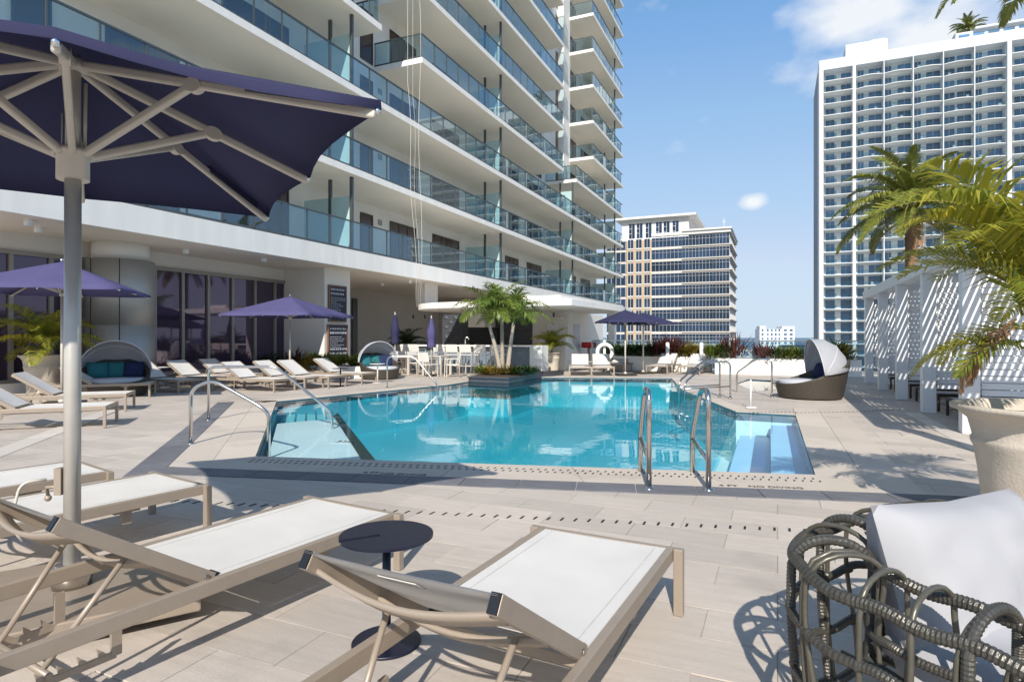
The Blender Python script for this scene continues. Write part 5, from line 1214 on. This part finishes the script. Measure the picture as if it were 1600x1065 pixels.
# ---- angled white wall by the pot
v = 24.7; x0, x1, x2 = UVv(833, v), UVv(884, v), UVv(896, v+.0)
aw = thing('angled_wall', 'white wall with a sloping top behind the potted palm', 'wall', UV(x0, v), -TH); zt0, zt1 = 1.42-(535-527)/F*26.5, 1.42+(527-523)/F*26.5
m = MB(); pr_ = [(x0,0),(x1,0),(x1,zt1),(x0,zt0)]; vs = [(a, v, z) for a, z in pr_]+[(a, v+.25, z) for a, z in pr_]; m.add(vs, [(0,1,2,3),(7,6,5,4),(0,4,5,1),(1,5,6,2),(2,6,7,3),(3,7,4,0)])
pr_ = [(v,0),(v+2.2,0),(v+2.2,.55),(v,zt1)]; vs = [(x1-.25, a, z) for a, z in pr_]+[(x1, a, z) for a, z in pr_]; vs = [(a, b+.251 if i in (0,3,4,7) else b, c) for i, (a, b, c) in enumerate(vs)]; m.add(vs, [(3,2,1,0),(4,5,6,7),(0,1,5,4),(1,2,6,5),(2,3,7,6),(3,0,4,7)]); m.build('wall', M['white_paint'], aw, (x0, v, 0))
# ---- menu boards on the pillar (parts of loose boards hung there)
for (px0, px1, zlo, zhi, nm) in ((513.5,541,2.02,3.42,'upper'), (512,543,.62,1.92,'lower')):
    va, vb = VU(px0, -15.55), VU(px1, -15.55); t = thing('menu_board', 'navy chalk menu board hung on the pillar, %s one' % nm, 'menu board', UV(-15.6, va), -TH); o0 = (-15.6, va, 0)
    m = MB(); m.box(-15.6, -15.54, va+.05, vb-.05, zlo+.05, zhi-.05); m.build('board', M['chalkboard'], t, o0)
    m = MB(); m.box(-15.6,-15.52,va,va+.05,zlo,zhi); m.box(-15.6,-15.52,vb-.05,vb,zlo,zhi); m.box(-15.6,-15.52,va+.05,vb-.05,zlo,zlo+.05); m.box(-15.6,-15.52,va+.05,vb-.05,zhi-.05,zhi); m.build('board_frame', M['wood'], t, o0)
    rng = random.Random(px0); m = MB(); z = zhi-.16; row = 0
    while z > zlo+.1:
        hgt = .085 if row < 2 or (nm == 'lower' and row > 7) else .028; a = va+.12; endl = vb-.12-rng.uniform(0,.5)*(hgt < .05)
        while a < endl:
            wl_ = rng.uniform(.03,.12); nb = max(2, int(wl_/.03))
            for q in range(nb): aa = a+wl_*q/nb; m.box(-15.54,-15.536,aa,aa+wl_/nb*.55,z-hgt*rng.uniform(.3,.5),z+hgt*rng.uniform(.3,.5))
            a += wl_+.03
        z -= hgt*1.5+.035; row += 1
    m.build('chalk_writing', M['chalk'], t, o0)
# ---- life ring, red reel, white posts, cables
q = UV(UVv(945,25.5),25.5); t = thing('life_ring', 'white life ring on a stand behind the far loungers', 'life ring', (q.x, q.y, 0)); m = MB(); m.tube([(.32*math.cos(a*.2618), 0, .80+.32*math.sin(a*.2618)) for a in range(24)], .085, 10, True); m.build('ring', M['white_paint'], t); m = MB(); m.box(-.05,.05,.09,.14,0,1.2); m.ball((0,.11,1.25), .07, 6); m.build('stand', M['white_paint'], t)
q = UV(uc+.5, BW+1.6); t = thing('red_hose_reel', 'red reel on a short post beside the bar wall', 'hose reel', (q.x, q.y, 0), -TH); m = MB(); m.lathe([(.30,.92),(.36,.95),(.36,1.16),(.30,1.2)], 20); m.build('reel', M['red'], t); m = MB(); m.box(-.06,.06,-.06,.06,0,.92); m.build('post', M['stucco_warm'], t)
for px, lab in ((1043,'white post behind the far loungers, left one'), (1096,'white post behind the far loungers, right one')):
    v = 25.6; q = UV(UVv(px, v), v); t = thing('white_post', lab, 'post', (q.x, q.y, 0)); m = MB(); m.tube([(0,0,0),(0,0,1.12)], .075, 12); m.build('post', M['white_paint'], t); m = MB(); m.ball((0,0,1.14), .085, 6); m.build('cap', M['white_paint'], t)
v = 26.9; src = None; gp = thing('glass_parapet', 'clear glass parapet with a steel rail behind the hedge plants', 'parapet', UV(UVv(925, v), v), -TH); ga, gb = UVv(925, v), 8.0; k = int((gb-ga)/1.4)
for i in range(k):
    if src is None: m = MB(); m.box(.02,1.38,-.006,.006,.1,1.25); src = m.build('glass_panel', M['balcony_glass'], gp); o = src
    else: o = inst('glass_panel', src, gp, (0,0,0))
    o.location = (i*1.4, 0, 0)
m = MB(); m.bar((0,0,1.28),(gb-ga,0,1.28),.06,.05); [m.box(i*1.4-.02,i*1.4+.02,-.02,.02,0,1.26) for i in range(k+1)]; m.build('rail', M['steel'], gp)
for i, (px0, py0, px1, py1, dd, lab) in enumerate(((637,130,648,470,20.8,'pale rope hanging in front of the balconies, left strand'), (655,-20,655,475,20.9,'pale rope hanging in front of the balconies, right strand'), (645,150,652,468,21.0,'thin rope hanging in front of the balconies, looping strand'))):
    a = Vector(((px0-800)/F*dd, dd, 1.42+(527-py0)/F*dd)); b_ = Vector(((px1-800)/F*dd, dd+.4, 1.42+(527-py1)/F*dd)); t = thing('hanging_rope', lab, 'rope', (b_.x, b_.y, 2.9)); m = MB()
    top_ = a.copy(); top_.z = 40; pts = [top_+(a-top_)*q/3 for q in range(3)]+[a+(b_-a)*q/10+Vector((.05*math.sin(q),0,0)) for q in range(11)]
    m.tube([p-Vector((b_.x,b_.y,2.9)) for p in pts], .007 if i < 2 else .005, 6); m.build('rope', M['rope_white'], t)

# sewn patch on the back of the front lounger's backrest
a = math.radians(33.5); m = MB(); m.box(-.07,.07,-.03,.03,-.002,.001); o = m.build('sewn_patch', M['seam'], proto); o.location = (.02, 1.20+.66*math.cos(a)-.005*math.sin(a), .328+.66*math.sin(a)+.010*math.cos(a)); o.rotation_euler = (a, 0, 0)
